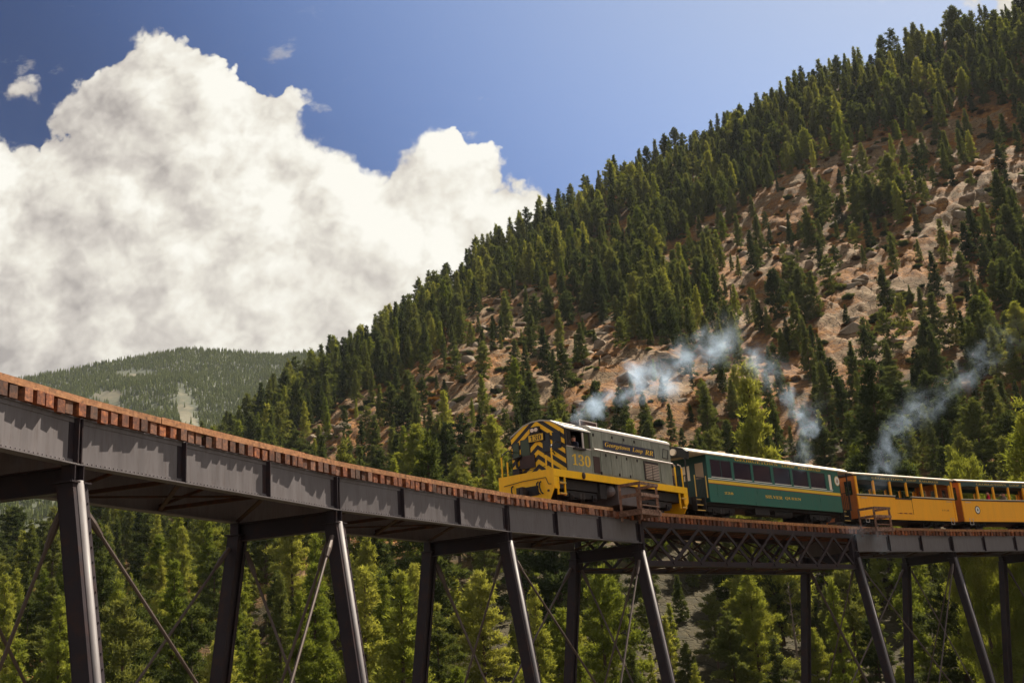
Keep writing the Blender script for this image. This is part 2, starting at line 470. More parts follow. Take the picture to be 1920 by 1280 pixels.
def hill(az, r):
    """ground height, rock mask at polar position (az in degrees clockwise from +Y)"""
    rb, rr = R_base(az), R_ridge(az)
    t = np.clip((r - rb) / (rr - rb), 0, 1)
    zr = rr * np.tan(np.radians(_tab(RIDGE, az)))
    z = BASE_Z + (zr - BASE_Z) * t ** P_exp(az)
    z = z - np.maximum(r - rr, 0) * 0.45
    el = np.degrees(np.arctan2(z, r))
    x = r * np.sin(np.radians(az)); y = r * np.cos(np.radians(az))
    rock = blob(az, el, ROCK)
    rn = fbm(x / 38, y / 38, 4, 5)
    rock = np.clip(sstep(0.30, 0.62, rock + rn * 0.38), 0, 1)
    w = sstep(0.0, 0.16, t) * (1 - 0.75 * sstep(0.86, 1.0, t))
    z = z + w * (fbm(x / 85, y / 85, 3, 11) * 9 + fbm(x / 24, y / 24, 3, 23) * 2.2)
    # slabs run along the slope
    sx, sy = x * 0.8 + y * 0.35, y * 0.9 - x * 0.3
    f1, c1 = facets(sx / 17, sy / 12, 31, 1.3)
    f2, c2 = facets(sx / 4.6 + 7, sy / 3.4, 51, 1.7)
    f3, c3 = facets(sx / 1.7 + 3, sy / 1.3, 71, 1.6)
    # dipping strata break into long ledges with a steep outer edge
    wob = fbm(x / 30, y / 30, 3, 61) * 1.3
    q1 = (x * 0.42 - y * 0.25 + z * 0.85) / 15 + wob
    q2 = (x * 0.62 - y * 0.10 + z * 0.75) / 5.5 + wob * 2.1 + f1
    l1 = q1 - np.floor(q1); l2 = q2 - np.floor(q2)
    led = (np.where(l1 < .82, l1 / .82, (1 - l1) / .18) - .5) * 1.7 + (np.where(l2 < .8, l2 / .8, (1 - l2) / .2) - .5) * 0.65
    rel = led + f1 * 1.1 + f2 * 0.5 + f3 * 0.18 - (1 - c1) * 0.35
    z = z + rel * (0.10 + 0.90 * rock) * np.clip(w * 1.4, 0, 1)
    return z, rock, el
def hill_xy(x, y):
    a = np.degrees(np.arctan2(x, y)); r = np.hypot(x, y)
    return hill(np.atleast_1d(a), np.atleast_1d(r))

def grid_mesh(name, X, Y, Z, mat, attrs=None, smooth=True):
    nr, nc = X.shape
    me = bpy.data.meshes.new(name)
    co = np.stack([X, Y, Z], -1).reshape(-1, 3).astype(np.float32)
    i = np.arange(nr * nc).reshape(nr, nc)
    q = np.stack([i[:-1, :-1], i[:-1, 1:], i[1:, 1:], i[1:, :-1]], -1).reshape(-1, 4)
    me.vertices.add(len(co)); me.vertices.foreach_set('co', co.ravel())
    me.loops.add(q.size); me.loops.foreach_set('vertex_index', q.ravel().astype(np.int32))
    me.polygons.add(len(q)); me.polygons.foreach_set('loop_start', (np.arange(len(q)) * 4).astype(np.int32))
    me.polygons.foreach_set('use_smooth', np.full(len(q), smooth))
    for k, v in (attrs or {}).items():
        a = me.attributes.new(k, 'FLOAT', 'POINT')
        a.data.foreach_set('value', v.ravel().astype(np.float32))
    me.materials.append(mat)
    me.update(); me.validate()
    return me

def mat_hill():
    m, t, b = material('hillside_ground')
    geo = t.new('ShaderNodeNewGeometry').outputs['Position']
    rk = t.new('ShaderNodeAttribute', attribute_name='rock').outputs['Fac']
    n1 = t.noise(geo, 0.11, 6, 0.62); n2 = t.noise(geo, 0.55, 6, 0.68); n3 = t.noise(geo, 2.4, 5, 0.65)
    grass = t.ramp(n2, [(0.28, (0.075, 0.036, 0.016)), (0.45, (0.155, 0.070, 0.021)), (0.60, (0.26, 0.115, 0.024)), (0.8, (0.28, 0.155, 0.042))])
    soil = t.ramp(n2, [(0.3, (0.026, 0.024, 0.012)), (0.7, (0.065, 0.050, 0.022))])
    stone = t.ramp(t.noise(t.vmath('MULTIPLY', geo, (1.0, 1.0, 2.2)), 0.33, 7, 0.7), [(0.27, (0.17, 0.10, 0.07)), (0.42, (0.31, 0.235, 0.165)), (0.58, (0.37, 0.30, 0.215)), (0.75, (0.45, 0.37, 0.27))])
    iron = t.map(n1, 0.54, 0.70, 0, 0.55)
    stone = t.mix(1.0, t.mix(iron, stone, (0.33, 0.16, 0.085)), (0.57, 0.475, 0.35), 'MULTIPLY')
    vc = t.voronoi(t.vmath('ADD', geo, t.vmath('SCALE', t.noise(geo, 0.5, 3, 0.5, out=1), scale=2.0)), 0.42, feature='DISTANCE_TO_EDGE')
    crack = t.map(vc, 0.0, 0.06, 0.35, 1.0)
    stone = t.mix(1.0, stone, t.comb(crack, crack, crack), 'MULTIPLY')
    bare = t.new('ShaderNodeAttribute', attribute_name='bare').outputs['Fac']
    open_ = t.mix(t.math('MULTIPLY', bare, t.map(t.math('ADD', n1, t.math('MULTIPLY', rk, 0.25)), 0.38, 0.6)), soil, grass)
    # long slabs lie across the slope, broken by grassy benches
    sl = t.noise(t.vmath('MULTIPLY', t.vmath('ADD', geo, t.vmath('SCALE', t.noise(geo, 0.06, 3, 0.5, out=1), scale=22.0)), (0.55, 0.55, 1.5)), 0.085, 6, 0.60)
    msk = t.math('ADD', t.math('MULTIPLY', rk, 0.55), t.math('MULTIPLY', t.math('SUBTRACT', sl, 0.5), 2.6))
    msk = t.math('ADD', msk, t.math('MULTIPLY', t.math('SUBTRACT', n3, 0.5), 0.5))
    msk = t.map(msk, 0.44, 0.60, smooth=True)
    # ledges hold grass: flat ground is grassy even among the rock
    nz = t.sep(t.new('ShaderNodeNewGeometry').outputs['Normal'])[2]
    msk = t.math('MULTIPLY', msk, t.map(nz, 0.98, 0.90, 0.5, 1.0))
    msk = t.math('MULTIPLY', msk, t.map(bare, 0.0, 1.0, 0.25, 1.0))
    c = t.mix(msk, open_, stone)
    f = t.map(n3, 0.25, 0.75, 0.72, 1.22)
    c = t.mix(1.0, c, t.comb(f, f, f), 'MULTIPLY')
    t.l.new(c, b.inputs['Base Color'])
    b.inputs['Roughness'].default_value = 0.95
    b.inputs['Specular IOR Level'].default_value = 0.15
    bn = t.new('ShaderNodeBump'); bn.inputs['Strength'].default_value = 0.9; bn.inputs['Distance'].default_value = 0.35
    hgt = t.math('ADD', t.math('MULTIPLY', n3, 0.6), t.math('MULTIPLY', crack, 0.8))
    t.l.new(hgt, bn.inputs['Height']); t.l.new(bn.outputs[0], b.inputs['Normal'])
    return m
M['hill'] = mat_hill()

_az = np.concatenate([np.arange(-60, -30, 1.0), np.arange(-30, 30, 0.08), np.arange(30, 71, 1.0)])
_t = np.concatenate([[-0.08], np.linspace(0, 1, 380) ** 0.85, np.array([1.02, 1.05, 1.1, 1.2, 1.35, 1.6])])
AZ, T_ = np.meshgrid(_az, _t)
RR = R_base(AZ) + (R_ridge(AZ) - R_base(AZ)) * T_
ZZ, RK, _e = hill(AZ, RR)
XX = RR * np.sin(np.radians(AZ)); YY = RR * np.cos(np.radians(AZ))
hs = link('hillside', grid_mesh('hillside', XX, YY, ZZ, M['hill'], {'rock': RK, 'bare': np.maximum(sstep(.10, .24, T_), blob(AZ, _e, [(-7.16, 5.2, 2.4, 1.3, 4.0), (-17, 7, .8, .4, 0)]))}))
tag(hs, kind='structure')

# valley floor, continuous with the hill foot, out to the horizon
def floor_z(x, y):
    r = np.hypot(x, y)
    return BASE_Z - 0.02 + sstep(16, 4, r) * (BASE_Z * -1 - 1.7) + fbm(x / 9, y / 9, 3, 3) * 0.25 * sstep(2, 8, r)
ga = np.radians(np.linspace(-180, 180, 145)); gr_ = np.concatenate([[0.0], np.geomspace(1.5, 130, 46), np.geomspace(170, 3000, 12)])
GA, GR = np.meshgrid(ga, gr_)
gx, gy = GR * np.sin(GA), GR * np.cos(GA)
gz = floor_z(gx, gy) - np.where(GR > 60, 1.2, 0) * sstep(55, 75, GR)
mg, t, b = material('valley_ground')
geo = t.new('ShaderNodeNewGeometry').outputs['Position']
t.l.new(t.ramp(t.noise(geo, 0.5, 6, 0.65), [(0.3, (0.022, 0.018, 0.012)), (0.55, (0.045, 0.035, 0.02)), (0.75, (0.09, 0.07, 0.045))]), b.inputs['Base Color'])
b.inputs['Roughness'].default_value = 0.95
tag(link('ground', grid_mesh('ground', gx, gy, gz, mg)), kind='structure')

# far mountain
def far(az, r):
    r0, r1 = 640.0, 1900.0
    t = np.clip((r - r0) / (r1 - r0), 0, 1)
    z1 = r1 * np.tan(np.radians(_tab(FAR, az)))
    z = 30 + (z1 - 30) * t ** 1.12 - np.maximum(r - r1, 0) * 0.4
    el = np.degrees(np.arctan2(z, r))
    x = r * np.sin(np.radians(az)); y = r * np.cos(np.radians(az))
    z = z + fbm(x / 260, y / 260, 4, 91) * 34 * sstep(0, .2, t) * (1 - 0.8 * sstep(.8, 1, t))
    return z, el
_fa = np.linspace(-60, 20, 240); _fr = np.concatenate([[560], np.linspace(640, 1900, 90), [1960, 2100, 2400]])
FA, FR = np.meshgrid(_fa, _fr)
FZ, FE = far(FA, FR)
FZ = np.where(FR < 600, -30, FZ)
clr = blob(FA, FE, CLEAR)
mf, t, b = material('far_mountain_ground')
geo = t.new('ShaderNodeNewGeometry').outputs['Position']
ck = t.new('ShaderNodeAttribute', attribute_name='clear').outputs['Fac']
fg = t.ramp(t.noise(geo, 0.02, 6, 0.65), [(0.3, (0.030, 0.040, 0.018)), (0.7, (0.060, 0.065, 0.030))])
fg = t.mix(t.map(t.math('ADD', ck, t.math('MULTIPLY', t.math('SUBTRACT', t.noise(geo, 0.03, 6, 0.7), 0.5), 1.1)), 0.40, 0.62), fg, t.ramp(t.noise(geo, 0.09, 5, 0.65), [(0.3, (0.06, 0.062, 0.034)), (0.7, (0.14, 0.118, 0.068))]))
t.l.new(fg, b.inputs['Base Color']); b.inputs['Roughness'].default_value = 0.95
tag(link('far_mountain', grid_mesh('far_mountain', FR * np.sin(np.radians(FA)), FR * np.cos(np.radians(FA)), FZ, mf, {'clear': clr})), kind='structure')

# ================================================================== railway viaduct
PX0, PY0, PSI, K1, K2, SPAN = -9.07774, 22.41775, 1.26426, -0.01121, 4e-5, 10.35216
BH, BW, GRADE, BATTER = 4.27304, 3.52823, 0.00321, 0.15122
def _path():
    ds = 0.05
    ss = np.arange(-30, 115, ds)
    a = PSI + K1 * ss + 0.5 * K2 * ss * ss
    x = np.cumsum(np.cos(a)) * ds; y = np.cumsum(np.sin(a)) * ds
    k = int(round(30 / ds))
    return ss, x - x[k] + PX0, y - y[k] + PY0, a
_S, _X, _Y, _A = _path()
def arc(s): return float(np.interp(s, _S, _X)), float(np.interp(s, _S, _Y)), float(np.interp(s, _S, _A))
PIERS = [-2, -1, 0, 1, 2, 3, 5, 6, 7, 8, 9]
PS = [u * SPAN for u in PIERS]
def zb(s): return BH + GRADE * s
def nrm(a): return Vector((-math.sin(a), math.cos(a), 0))
def tan_(a): return Vector((math.cos(a), math.sin(a), 0))
def deck(s, off=0.0, dz=0.0):
    """point on the deck: half way between the true curve and the chord of its span"""
    x, y, a = arc(s)
    for s0, s1 in zip(PS[:-1], PS[1:]):
        if s0 <= s <= s1:
            xa, ya, _ = arc(s0); xb, yb, _ = arc(s1); f = (s - s0) / (s1 - s0)
            x = 0.5 * x + 0.5 * (xa + (xb - xa) * f); y = 0.5 * y + 0.5 * (ya + (yb - ya) * f)
            break
    n = nrm(a)
    return Vector((x + n.x * off, y + n.y * off, zb(s) + dz))
def pier(s, off=0.0, dz=0.0):
    x, y, a = arc(s); n = nrm(a)
    return Vector((x + n.x * off, y + n.y * off, zb(s) + dz))

bx_, by_, _ = arc(2.5 * SPAN)
viaduct = empty('railway_viaduct', (bx_, by_, BASE_Z))
tag(viaduct, 'tall curved steel viaduct on splayed columns carrying the train over the valley', 'bridge')
BOFF = -viaduct.location
def bpart(mb, name, mats, parent=None, smooth=False):
    return mb.build(name, mats, viaduct, smooth, loc=BOFF) if parent is None else mb.build(name, mats, parent, smooth)

GD = 1.0        # girder depth
def girder(s0, s1, side):
    off = 0.02 if side == 0 else BW - 0.02
    a = pier(s0, off); b = pier(s1, off)
    d = (b - a).normalized(); up = Vector((0, 0, 1)); out = d.cross(up).normalized() * (1 if side == 0 else -1)
    g = MB()
    g.beam(a + up * GD / 2, b + up * GD / 2, 0.018, GD - 0.04)
    g.beam(a + up * 0.015, b + up * 0.015, 0.28, 0.03)
    g.beam(a + up * (GD - 0.015), b + up * (GD - 0.015), 0.12, 0.03)
    for z in (0.075, GD - 0.075): g.beam(a + up * z, b + up * z, 0.05, 0.09)
    go = bpart(g, 'girder', M['steel_girder'])
    L = (b - a).length
    # end stiffeners in pairs, intermediate ones single
    for f, pair in ((0.0, 1), (1 / 3, 0), (2 / 3, 0), (1.0, 1)):
        xs = ((0.06 if f == 0 else -0.06) + f * L,) if pair else (f * L - 0.03,)
        for x in xs:
            p = a + d * x + up * 0.035
            st = MB()
            st.beam(p + out * 0.075, p + out * 0.075 + up * (GD - 0.07), 0.028, 0.14, up=out)
            st.beam(p + out * 0.017 - d * 0.09, p + out * 0.017 - d * 0.09 + up * (GD - 0.07), 0.15, 0.014, up=out)
            bpart(st, 'stiffener', M['steel'], go)
    if side == 0 and s0 < 32:
        rv = MB(); n = int(L / 0.13)
        for i in range(n):
            p = a + d * (0.1 + i * 0.13)
            for q in (p + out * 0.028 + up * 0.075, p + out * 0.09 + up * 0.033):
                rv.box(q.x - .016, q.x + .016, q.y - .016, q.y + .016, q.z - .012, q.z + .012)
        o = bpart(rv, 'rivets', M['steel_girder'], go); tag(o, kind='stuff')
    return go

def truss(s0, s1, side):
    off = 0.12 if side == 0 else BW - 0.02
    a = pier(s0, off); b = pier(s1, off)
    d = (b - a).normalized(); a = a + d * 0.30; b = b - d * 0.25
    up = Vector((0, 0, 1)); out = d.cross(up).normalized()
    L = (b - a).length
    top, bot = GD - 0.13, -0.84
    g = MB()
    g.beam(a + up * top, b + up * top, 0.26, 0.24)
    g.beam(a + up * bot, b + up * bot, 0.22, 0.22)
    g.beam(a + up * (bot - 0.125), b + up * (bot - 0.125), 0.40, 0.025)
    go = bpart(g, 'lattice_truss', M['steel'])
    n = 9
    for i in range(n):
        x0, x1 = i * L / n, (i + 1) * L / n
        e = 0.10
        for k, (p, q) in enumerate((((x0 - e, top), (x1 + e, bot)), ((x1 + e, top), (x0 - e, bot)))):
            m = MB()
            o = out * (0.085 if k == 0 else 0.135)
            pa = a + d * min(max(p[0], 0), L) + up * p[1] + o; pb = a + d * min(max(q[0], 0), L) + up * q[1] + o
            m.beam(pa, pb, 0.035, 0.15, up=out.cross((pb - pa).normalized()))
            m.beam(pa - out * 0.06, pb - out * 0.06, 0.09, 0.025, up=out.cross((pb - pa).normalized()))
            bpart(m, 'lattice_bar', M['steel'], go)
    for x in (0.0, L):
        m = MB(); m.beam(a + d * x + up * bot, a + d * x + up * top, 0.24, 0.22, up=out)
        bpart(m, 'end_post', M['steel'], go)
    return go

for i, (s0, s1) in enumerate(zip(PS[:-1], PS[1:])):
    for side in (0, 1):
        if abs(s1 - s0) > 15: truss(s0, s1, side)
        else: girder(s0, s1, side)
    # bracing between the two girders
    n = 6 if abs(s1 - s0) > 15 else 3
    low = -0.86 if abs(s1 - s0) > 15 else 0.10
    for j in range(n):
        f0, f1 = j / n, (j + 1) / n
        fa, fb = pier(s0, 0.05), pier(s1, 0.05); ba, bb = pier(s0, BW - 0.05), pier(s1, BW - 0.05)
        P = lambda A, B, f, z: A + (B - A) * f + Vector((0, 0, z))
        if j:
            m = MB(); m.beam(P(fa, fb, f0, low), P(ba, bb, f0, low), 0.10, 0.10); bpart(m, 'lateral_strut', M['steel_rust'])
            m = MB(); m.beam(P(fa, fb, f0, GD - 0.12), P(ba, bb, f0, low + 0.1), 0.07, 0.07); m.beam(P(fa, fb, f0, low + 0.1), P(ba, bb, f0, GD - 0.12), 0.07, 0.07)
            bpart(m, 'cross_frame', M['steel_rust'])
        m = MB(); m.beam(P(fa, fb, f0, low - 0.03), P(ba, bb, f1, low - 0.03), 0.11, 0.05); bpart(m, 'lateral_brace', M['steel_rust'])
        if n == 6 or j == 1:
            m = MB(); m.beam(P(ba, bb, f0, low - 0.03), P(fa, fb, f1, low - 0.03), 0.08, 0.05); bpart(m, 'lateral_brace', M['steel_rust'])

COLZ = BASE_Z - 0.4
def col_ends(s, side):
    x, y, a = arc(s); n = nrm(a)
    off, sgn = (0.05, -1) if side == 0 else (BW - 0.05, 1)
    top = pier(s, off, -0.36)
    h = top.z - COLZ
    bot = top + n * sgn * BATTER * h - Vector((0, 0, h))
    return top, bot, n * sgn, tan_(a)
def column(s, side, rivets):
    top, bot, out, tg = col_ends(s, side)
    d = (bot - top).normalized(); o2 = (out - d * out.dot(d)).normalized()
    m = MB()
    hw, hd = 0.205, 0.19
    for k in (-1, 1):
        m.beam(top + tg * k * hw, bot + tg * k * hw, 0.03, 2 * hd, up=o2)                       # side plates
        m.beam(top + tg * k * (hw - 0.045) + o2 * hd, bot + tg * k * (hw - 0.045) + o2 * hd, 0.13, 0.024, up=o2)   # flange angles
        m.beam(top + tg * k * (hw - 0.045) - o2 * hd, bot + tg * k * (hw - 0.045) - o2 * hd, 0.13, 0.024, up=o2)
    m.beam(top - o2 * 0.12, bot - o2 * 0.12, 0.36, 0.02, up=o2)
    c = bpart(m, 'column', M['steel'])
    t = MB(); t.tube(top + o2 * (hd - 0.055) - d * 0.0, bot + o2 * (hd - 0.055), 0.125, 14)
    tb = bpart(t, 'column_tube', M['steel_girder'], c, smooth=False)
    tb.data.polygons.foreach_set('use_smooth', [len(p.vertices) == 4 for p in tb.data.polygons])
    cp = MB(); cp.beam(top - tg * 0.30, top + tg * 0.30, 0.50, 0.035)
    bpart(cp, 'cap_plate', M['steel'], c)
    st = MB()
    up = Vector((0, 0, 0.37))
    for k in (-1, 1):
        st.beam(top + tg * k * 0.13 + out * 0.10, top + tg * k * 0.13 + out * 0.10 + up, 0.025, 0.16, up=out)
        st.beam(top + tg * k * 0.15 - out * 0.03, top + tg * k * 0.15 - out * 0.03 + up, 0.02, 0.22, up=out)
    st.beam(top + out * 0.02, top + out * 0.02 + up, 0.30, 0.02, up=out)
    bpart(st, 'post_stub', M['steel'], c)
    if rivets:
        rv = MB(); n = int((bot - top).length / 0.30)
        for k in (1,):
            for i in range(n):
                q = top + d * (0.15 + i * 0.30) + tg * k * (hw - 0.03) + o2 * (hd + 0.014)
                rv.box(q.x - .014, q.x + .014, q.y - .014, q.y + .014, q.z - .014, q.z + .014)
        tag(bpart(rv, 'rivets', M['steel'], c), kind='stuff')
    return top, bot
def rod(a, b):
    d = (b - a).normalized()
    m = MB(); m.tube(a + d * 0.7, b, 0.042, 8)
    r = bpart(m, 'bracing_rod', M['rod'])
    e = MB(); e.tube(a + d * 0.05, a + d * 0.55, 0.065, 8, 0.085); e.tube(a + d * 0.55, a + d * 0.85, 0.085, 8, 0.06)
    bpart(e, 'clevis', M['rod'], r)
for u, s in zip(PIERS, PS):
    ft, fb = column(s, 0, u in (0, 1, 2)); bt, bb = column(s, 1, False)
    x, y, a = arc(s); n = nrm(a)
    m = MB()
    p, q = pier(s, 0.20, -0.28), pier(s, BW - 0.20, -0.28)
    m.beam(p, q, 0.02, 0.50); m.beam(p + Vector((0, 0, .25)), q + Vector((0, 0, .25)), 0.28, 0.03); m.beam(p - Vector((0, 0, .25)), q - Vector((0, 0, .25)), 0.28, 0.03)
    bpart(m, 'cross_beam', M['steel'])
    dn = Vector((0, 0, -0.45)); lo = Vector((0, 0, 0.9))
    rod(ft + n * 0.20 + dn, bb + lo); rod(bt - n * 0.20 + dn + tan_(a) * 0.12, fb + lo + tan_(a) * 0.12)
for ua, ub in ((-2, -1), (0, 1), (2, 3), (5, 6), (7, 8)):
    for side in (0, 1):
        ta, ba_, o, tg = col_ends(ua * SPAN, side); tb_, bb_, o2, tg2 = col_ends(ub * SPAN, side)
        dn = Vector((0, 0, -0.35)); lo = Vector((0, 0, 0.9))
        rod(ta + tg * 0.24 + dn, bb_ + lo); rod(tb_ - tg2 * 0.24 + dn + o2 * 0.1, ba_ + lo + o2 * 0.1)

# ---- timber deck
TZ = GD + 0.0
tie_me = MB().box(-0.108, 0.108, -0.15, BW + 0.15, 0.0, 0.27).mesh('tie', M['tie'])
PITCH_T = 0.334
loose = MB()
tr = random.Random(3)
s = -20.4
while s < 92:
    x = tr.uniform(-0.045, 0.045); sh = tr.uniform(-0.05, 0.03); low = tr.random() < 0.10
    if tr.random() < 0.05: x += 0.05
    if -3.0 < s < 76:
        o = link('tie', tie_me, viaduct)
        p = deck(s + x, 0.10 if low else sh, TZ - (0.075 if low else 0.0))
        if low: p = deck(s + x, 0.0, TZ - 0.03)
        o.location = p - viaduct.location
        o.rotation_euler = (0, 0, arc(s)[2] + tr.uniform(-0.006, 0.006))
    else:
        a_ = arc(s)[2]; p = deck(s + x, sh, TZ); t = tan_(a_); n = nrm(a_)
        loose.beam(p - n * 0.2 + Vector((0, 0, .135)), p + n * (BW + .2) + Vector((0, 0, .135)), 0.23, 0.27)
    s += PITCH_T
tag(bpart(loose, 'outlying_ties', M['tie']), kind='stuff')

def sweep(name, m, o0, o1, z0, z1, s0, s1, step=0.8, parent=None):
    n = max(1, int(round((s1 - s0) / step)))
    b = MB(); vs = []
    for i in range(n + 1):
        s_ = s0 + (s1 - s0) * i / n
        vs += [deck(s_, o0, z0), deck(s_, o1, z0), deck(s_, o1, z1), deck(s_, o0, z1)]
    fs = [(0, 1, 2, 3), (4 * n + 3, 4 * n + 2, 4 * n + 1, 4 * n)]
    for i in range(n):
        k = 4 * i
        for j in range(4): fs.append((k + j, k + (j + 1) % 4, k + 4 + (j + 1) % 4, k + 4 + j))
    b.add(vs, fs)
    return bpart(b, name, m, parent)
GZ = TZ + 0.275
cuts = [-20.4, -14, -8.2, 2.55, 8.6, 14.9, 20.9, 24.6, 28.75]
for a_, b_ in zip(cuts[:-1], cuts[1:]):
    sweep('guard_timber', M['guard'], -0.145 + tr.uniform(-.012, .012), 0.04, GZ, GZ + 0.145 + tr.uniform(-.008, .01), a_ + 0.012, b_ - 0.012)
cuts = [31.25, 36.8, 41.5, 46.2, 51.3, 56.0, 61.5, 67, 72.5, 78, 84, 92]
for a_, b_ in zip(cuts[:-1], cuts[1:]):
    sweep('guard_timber', M['guard'], -0.145 + tr.uniform(-.012, .012), 0.04, GZ, GZ + 0.145 + tr.uniform(-.008, .01), a_ + 0.012, b_ - 0.012)
cuts = list(np.arange(-20.4, 92.1, 7.0))
for a_, b_ in zip(cuts[:-1], cuts[1:]):
    sweep('guard_timber', M['guard'], BW - 0.04, BW + 0.145, GZ, GZ + 0.145, a_ + 0.012, b_ - 0.012)
for c in (-0.457, 0.457):
    sweep('rail', M['rail'], BW / 2 + c - 0.03, BW / 2 + c + 0.03, GZ, GZ + 0.13, -20.4, 92)

def refuge(s0, s1, m):
    o = bpart(MB(), 'refuge_platform', m)
    def P(s_, off, z): return deck(s_, off, z)
    d = MB()
    for i in range(7):
        t = s0 + (s1 - s0) * i / 6
        d.beam(P(t, 0.15, GZ - 0.02), P(t, -1.28, GZ - 0.02), 0.20, 0.05)
    d.beam(P(s0 - .05, -1.2, GZ - 0.14), P(s1 + .05, -1.2, GZ - 0.14), 0.14, 0.18)
    d.beam(P(s0 - .05, 0.2, GZ - 0.14), P(s0 - .05, -1.3, GZ - 0.14), 0.14, 0.2); d.beam(P(s1 + .05, 0.2, GZ - 0.14), P(s1 + .05, -1.3, GZ - 0.14), 0.14, 0.2)
    bpart(d, 'platform_deck', m, o)
    for (t, off) in ((s0, -0.22), (s0, -1.2), (s1, -1.2), (s1, -0.22)):
        k = MB(); k.beam(P(t, off, GZ - 0.45), P(t, off, GZ + 1.12), 0.10, 0.10, up=(0, 1, 0)); bpart(k, 'post', m, o)
    for z, h in ((1.10, 0.13), (0.62, 0.14)):
        for (A, B) in (((s0, -0.17), (s0, -1.27)), ((s0 - .05, -1.26), (s1 + .05, -1.26)), ((s1, -1.27), (s1, -0.17))):
            k = MB(); k.beam(P(A[0], A[1], GZ + z), P(B[0], B[1], GZ + z), 0.05, h); bpart(k, 'railing', m, o)
    k = MB(); k.beam(P(s0, -1.26, GZ + 0.16), P(s1, -1.26, GZ + 0.16), 0.04, 0.05); bpart(k, 'railing', m, o)
refuge(29.31, 30.85, M['plank'])
refuge(52.29, 53.89, M['plank'])

# ================================================================== train
def pcol(name, col, rough=0.42, **kw): return paint(name, col, rough, **kw)
M['yellow'] = pcol('signal_yellow_paint', (0.97, 0.53, 0.004), 0.38, var=0.07, scale=1.6, dirt=(0.55, 0.27, 0.02), dirt_amt=0.25, streak=True)
M['black'] = pcol('black_paint', (0.022, 0.014, 0.016), 0.45, var=0.3)
M['under'] = pcol('underframe_black', (0.018, 0.016, 0.018), 0.7, var=0.4, dirt=(0.07, 0.05, 0.035), dirt_amt=0.4)
M['hood'] = pcol('weathered_grey_green', (0.225, 0.232, 0.185), 0.5, var=0.28, scale=1.8, dirt=(0.05, 0.05, 0.042), dirt_amt=0.55, streak=True)
M['hood2'] = pcol('weathered_grey_door', (0.25, 0.252, 0.205), 0.5, var=0.30, scale=2.2, dirt=(0.045, 0.045, 0.04), dirt_amt=0.6, streak=True, perobj=0.15)
M['silver'] = pcol('roof_grey', (0.46, 0.43, 0.38), 0.5, var=0.12, scale=1.5, dirt=(0.2, 0.17, 0.14), dirt_amt=0.4)
M['rail_pink'] = pcol('handrail_white', (0.62, 0.52, 0.48), 0.5, var=0.15)
M['navy'] = pcol('nameboard_navy', (0.022, 0.022, 0.05), 0.5, var=0.15)
M['gold'] = pcol('gold_lettering', (0.80, 0.48, 0.03), 0.5, var=0.06)
M['gold_dim'] = pcol('aged_gold_lettering', (0.62, 0.40, 0.09), 0.5, var=0.1)
M['brown'] = pcol('dark_brown_panel', (0.055, 0.026, 0.022), 0.55, var=0.25)
M['tank'] = pcol('tank_grey', (0.12, 0.11, 0.12), 0.5, var=0.25, dirt=(0.05, .045, .04), dirt_amt=0.5)
M['slat'] = pcol('louvre_cream', (0.56, 0.44, 0.36), 0.5, var=0.2, dirt=(0.3, .06, .04), dirt_amt=0.5)
M['coach'] = pcol('coach_green', (0.009, 0.115, 0.088), 0.34, var=0.18, scale=1.0, dirt=(0.07, 0.13, 0.085), dirt_amt=0.30, streak=True)
M['coach_dark'] = pcol('dark_green_board', (0.008, 0.045, 0.045), 0.4, var=0.2)
M['cream'] = pcol('cream_roof', (0.66, 0.55, 0.40), 0.6, var=0.10, dirt=(0.45, 0.35, 0.24), dirt_amt=0.4)
M['white'] = pcol('white_line', (0.78, 0.74, 0.68), 0.5, var=0.05)
M['red'] = pcol('dark_red_line', (0.26, 0.03, 0.015), 0.5, var=0.1)
M['orange'] = pcol('excursion_orange', (0.95, 0.40, 0.006), 0.42, var=0.07, scale=0.8, dirt=(0.74, 0.28, 0.010), dirt_amt=0.35, streak=True)
M['orange_shade'] = pcol('excursion_orange_shade', (0.50, 0.15, 0.03), 0.45, var=0.2, scale=2.5)  # car ends: browner orange than the sides, their shade put into the colour
M['bench'] = pcol('bench_wood', (0.06, 0.03, 0.02), 0.5, var=0.2)
M['interior'] = pcol('dark_interior', (0.02, 0.018, 0.022), 0.7, var=0.2)
M['metal'] = pcol('bare_metal', (0.55, 0.5, 0.46), 0.35, var=0.1, metal=0.6)
M['wheel'] = pcol('wheel_iron', (0.05, 0.04, 0.038), 0.5, var=0.3, metal=0.4)
M['glass_blue'] = glass('coach_glass', (0.009, 0.010, 0.032), 0.06)
M['glass_green'] = glass('cab_glass', (0.04, 0.06, 0.03), 0.05)
M['lens'] = pcol('lamp_lens', (0.9, 0.72, 0.58), 0.15, var=0.1)
M['skin'] = pcol('skin', (0.70, 0.30, 0.20), 0.5, var=0.05)
M['navy_cloth'] = pcol('navy_cloth', (0.02, 0.02, 0.04), 0.8, var=0.1)
M['red_cloth'] = pcol('red_cloth', (0.75, 0.015, 0.06), 0.8, var=0.1)
M['tan_cloth'] = pcol('tan_cloth', (0.42, 0.30, 0.22), 0.8, var=0.1)
M['hair'] = pcol('hair', (0.05, 0.03, 0.02), 0.7, var=0.1)

GT = GZ + 0.14            # guard timber top above the girder soffit: height datum of the vehicles
def vehicle(name, s0, s1):
    a = deck(s0, BW / 2, 1.43); b = deck(s1, BW / 2, 1.43)
    d = b - a
    o = empty(name, a, math.atan2(d.y, d.x))
    o.rotation_euler = (0, -math.asin(d.z / d.length), math.atan2(d.y, d.x))
    return o

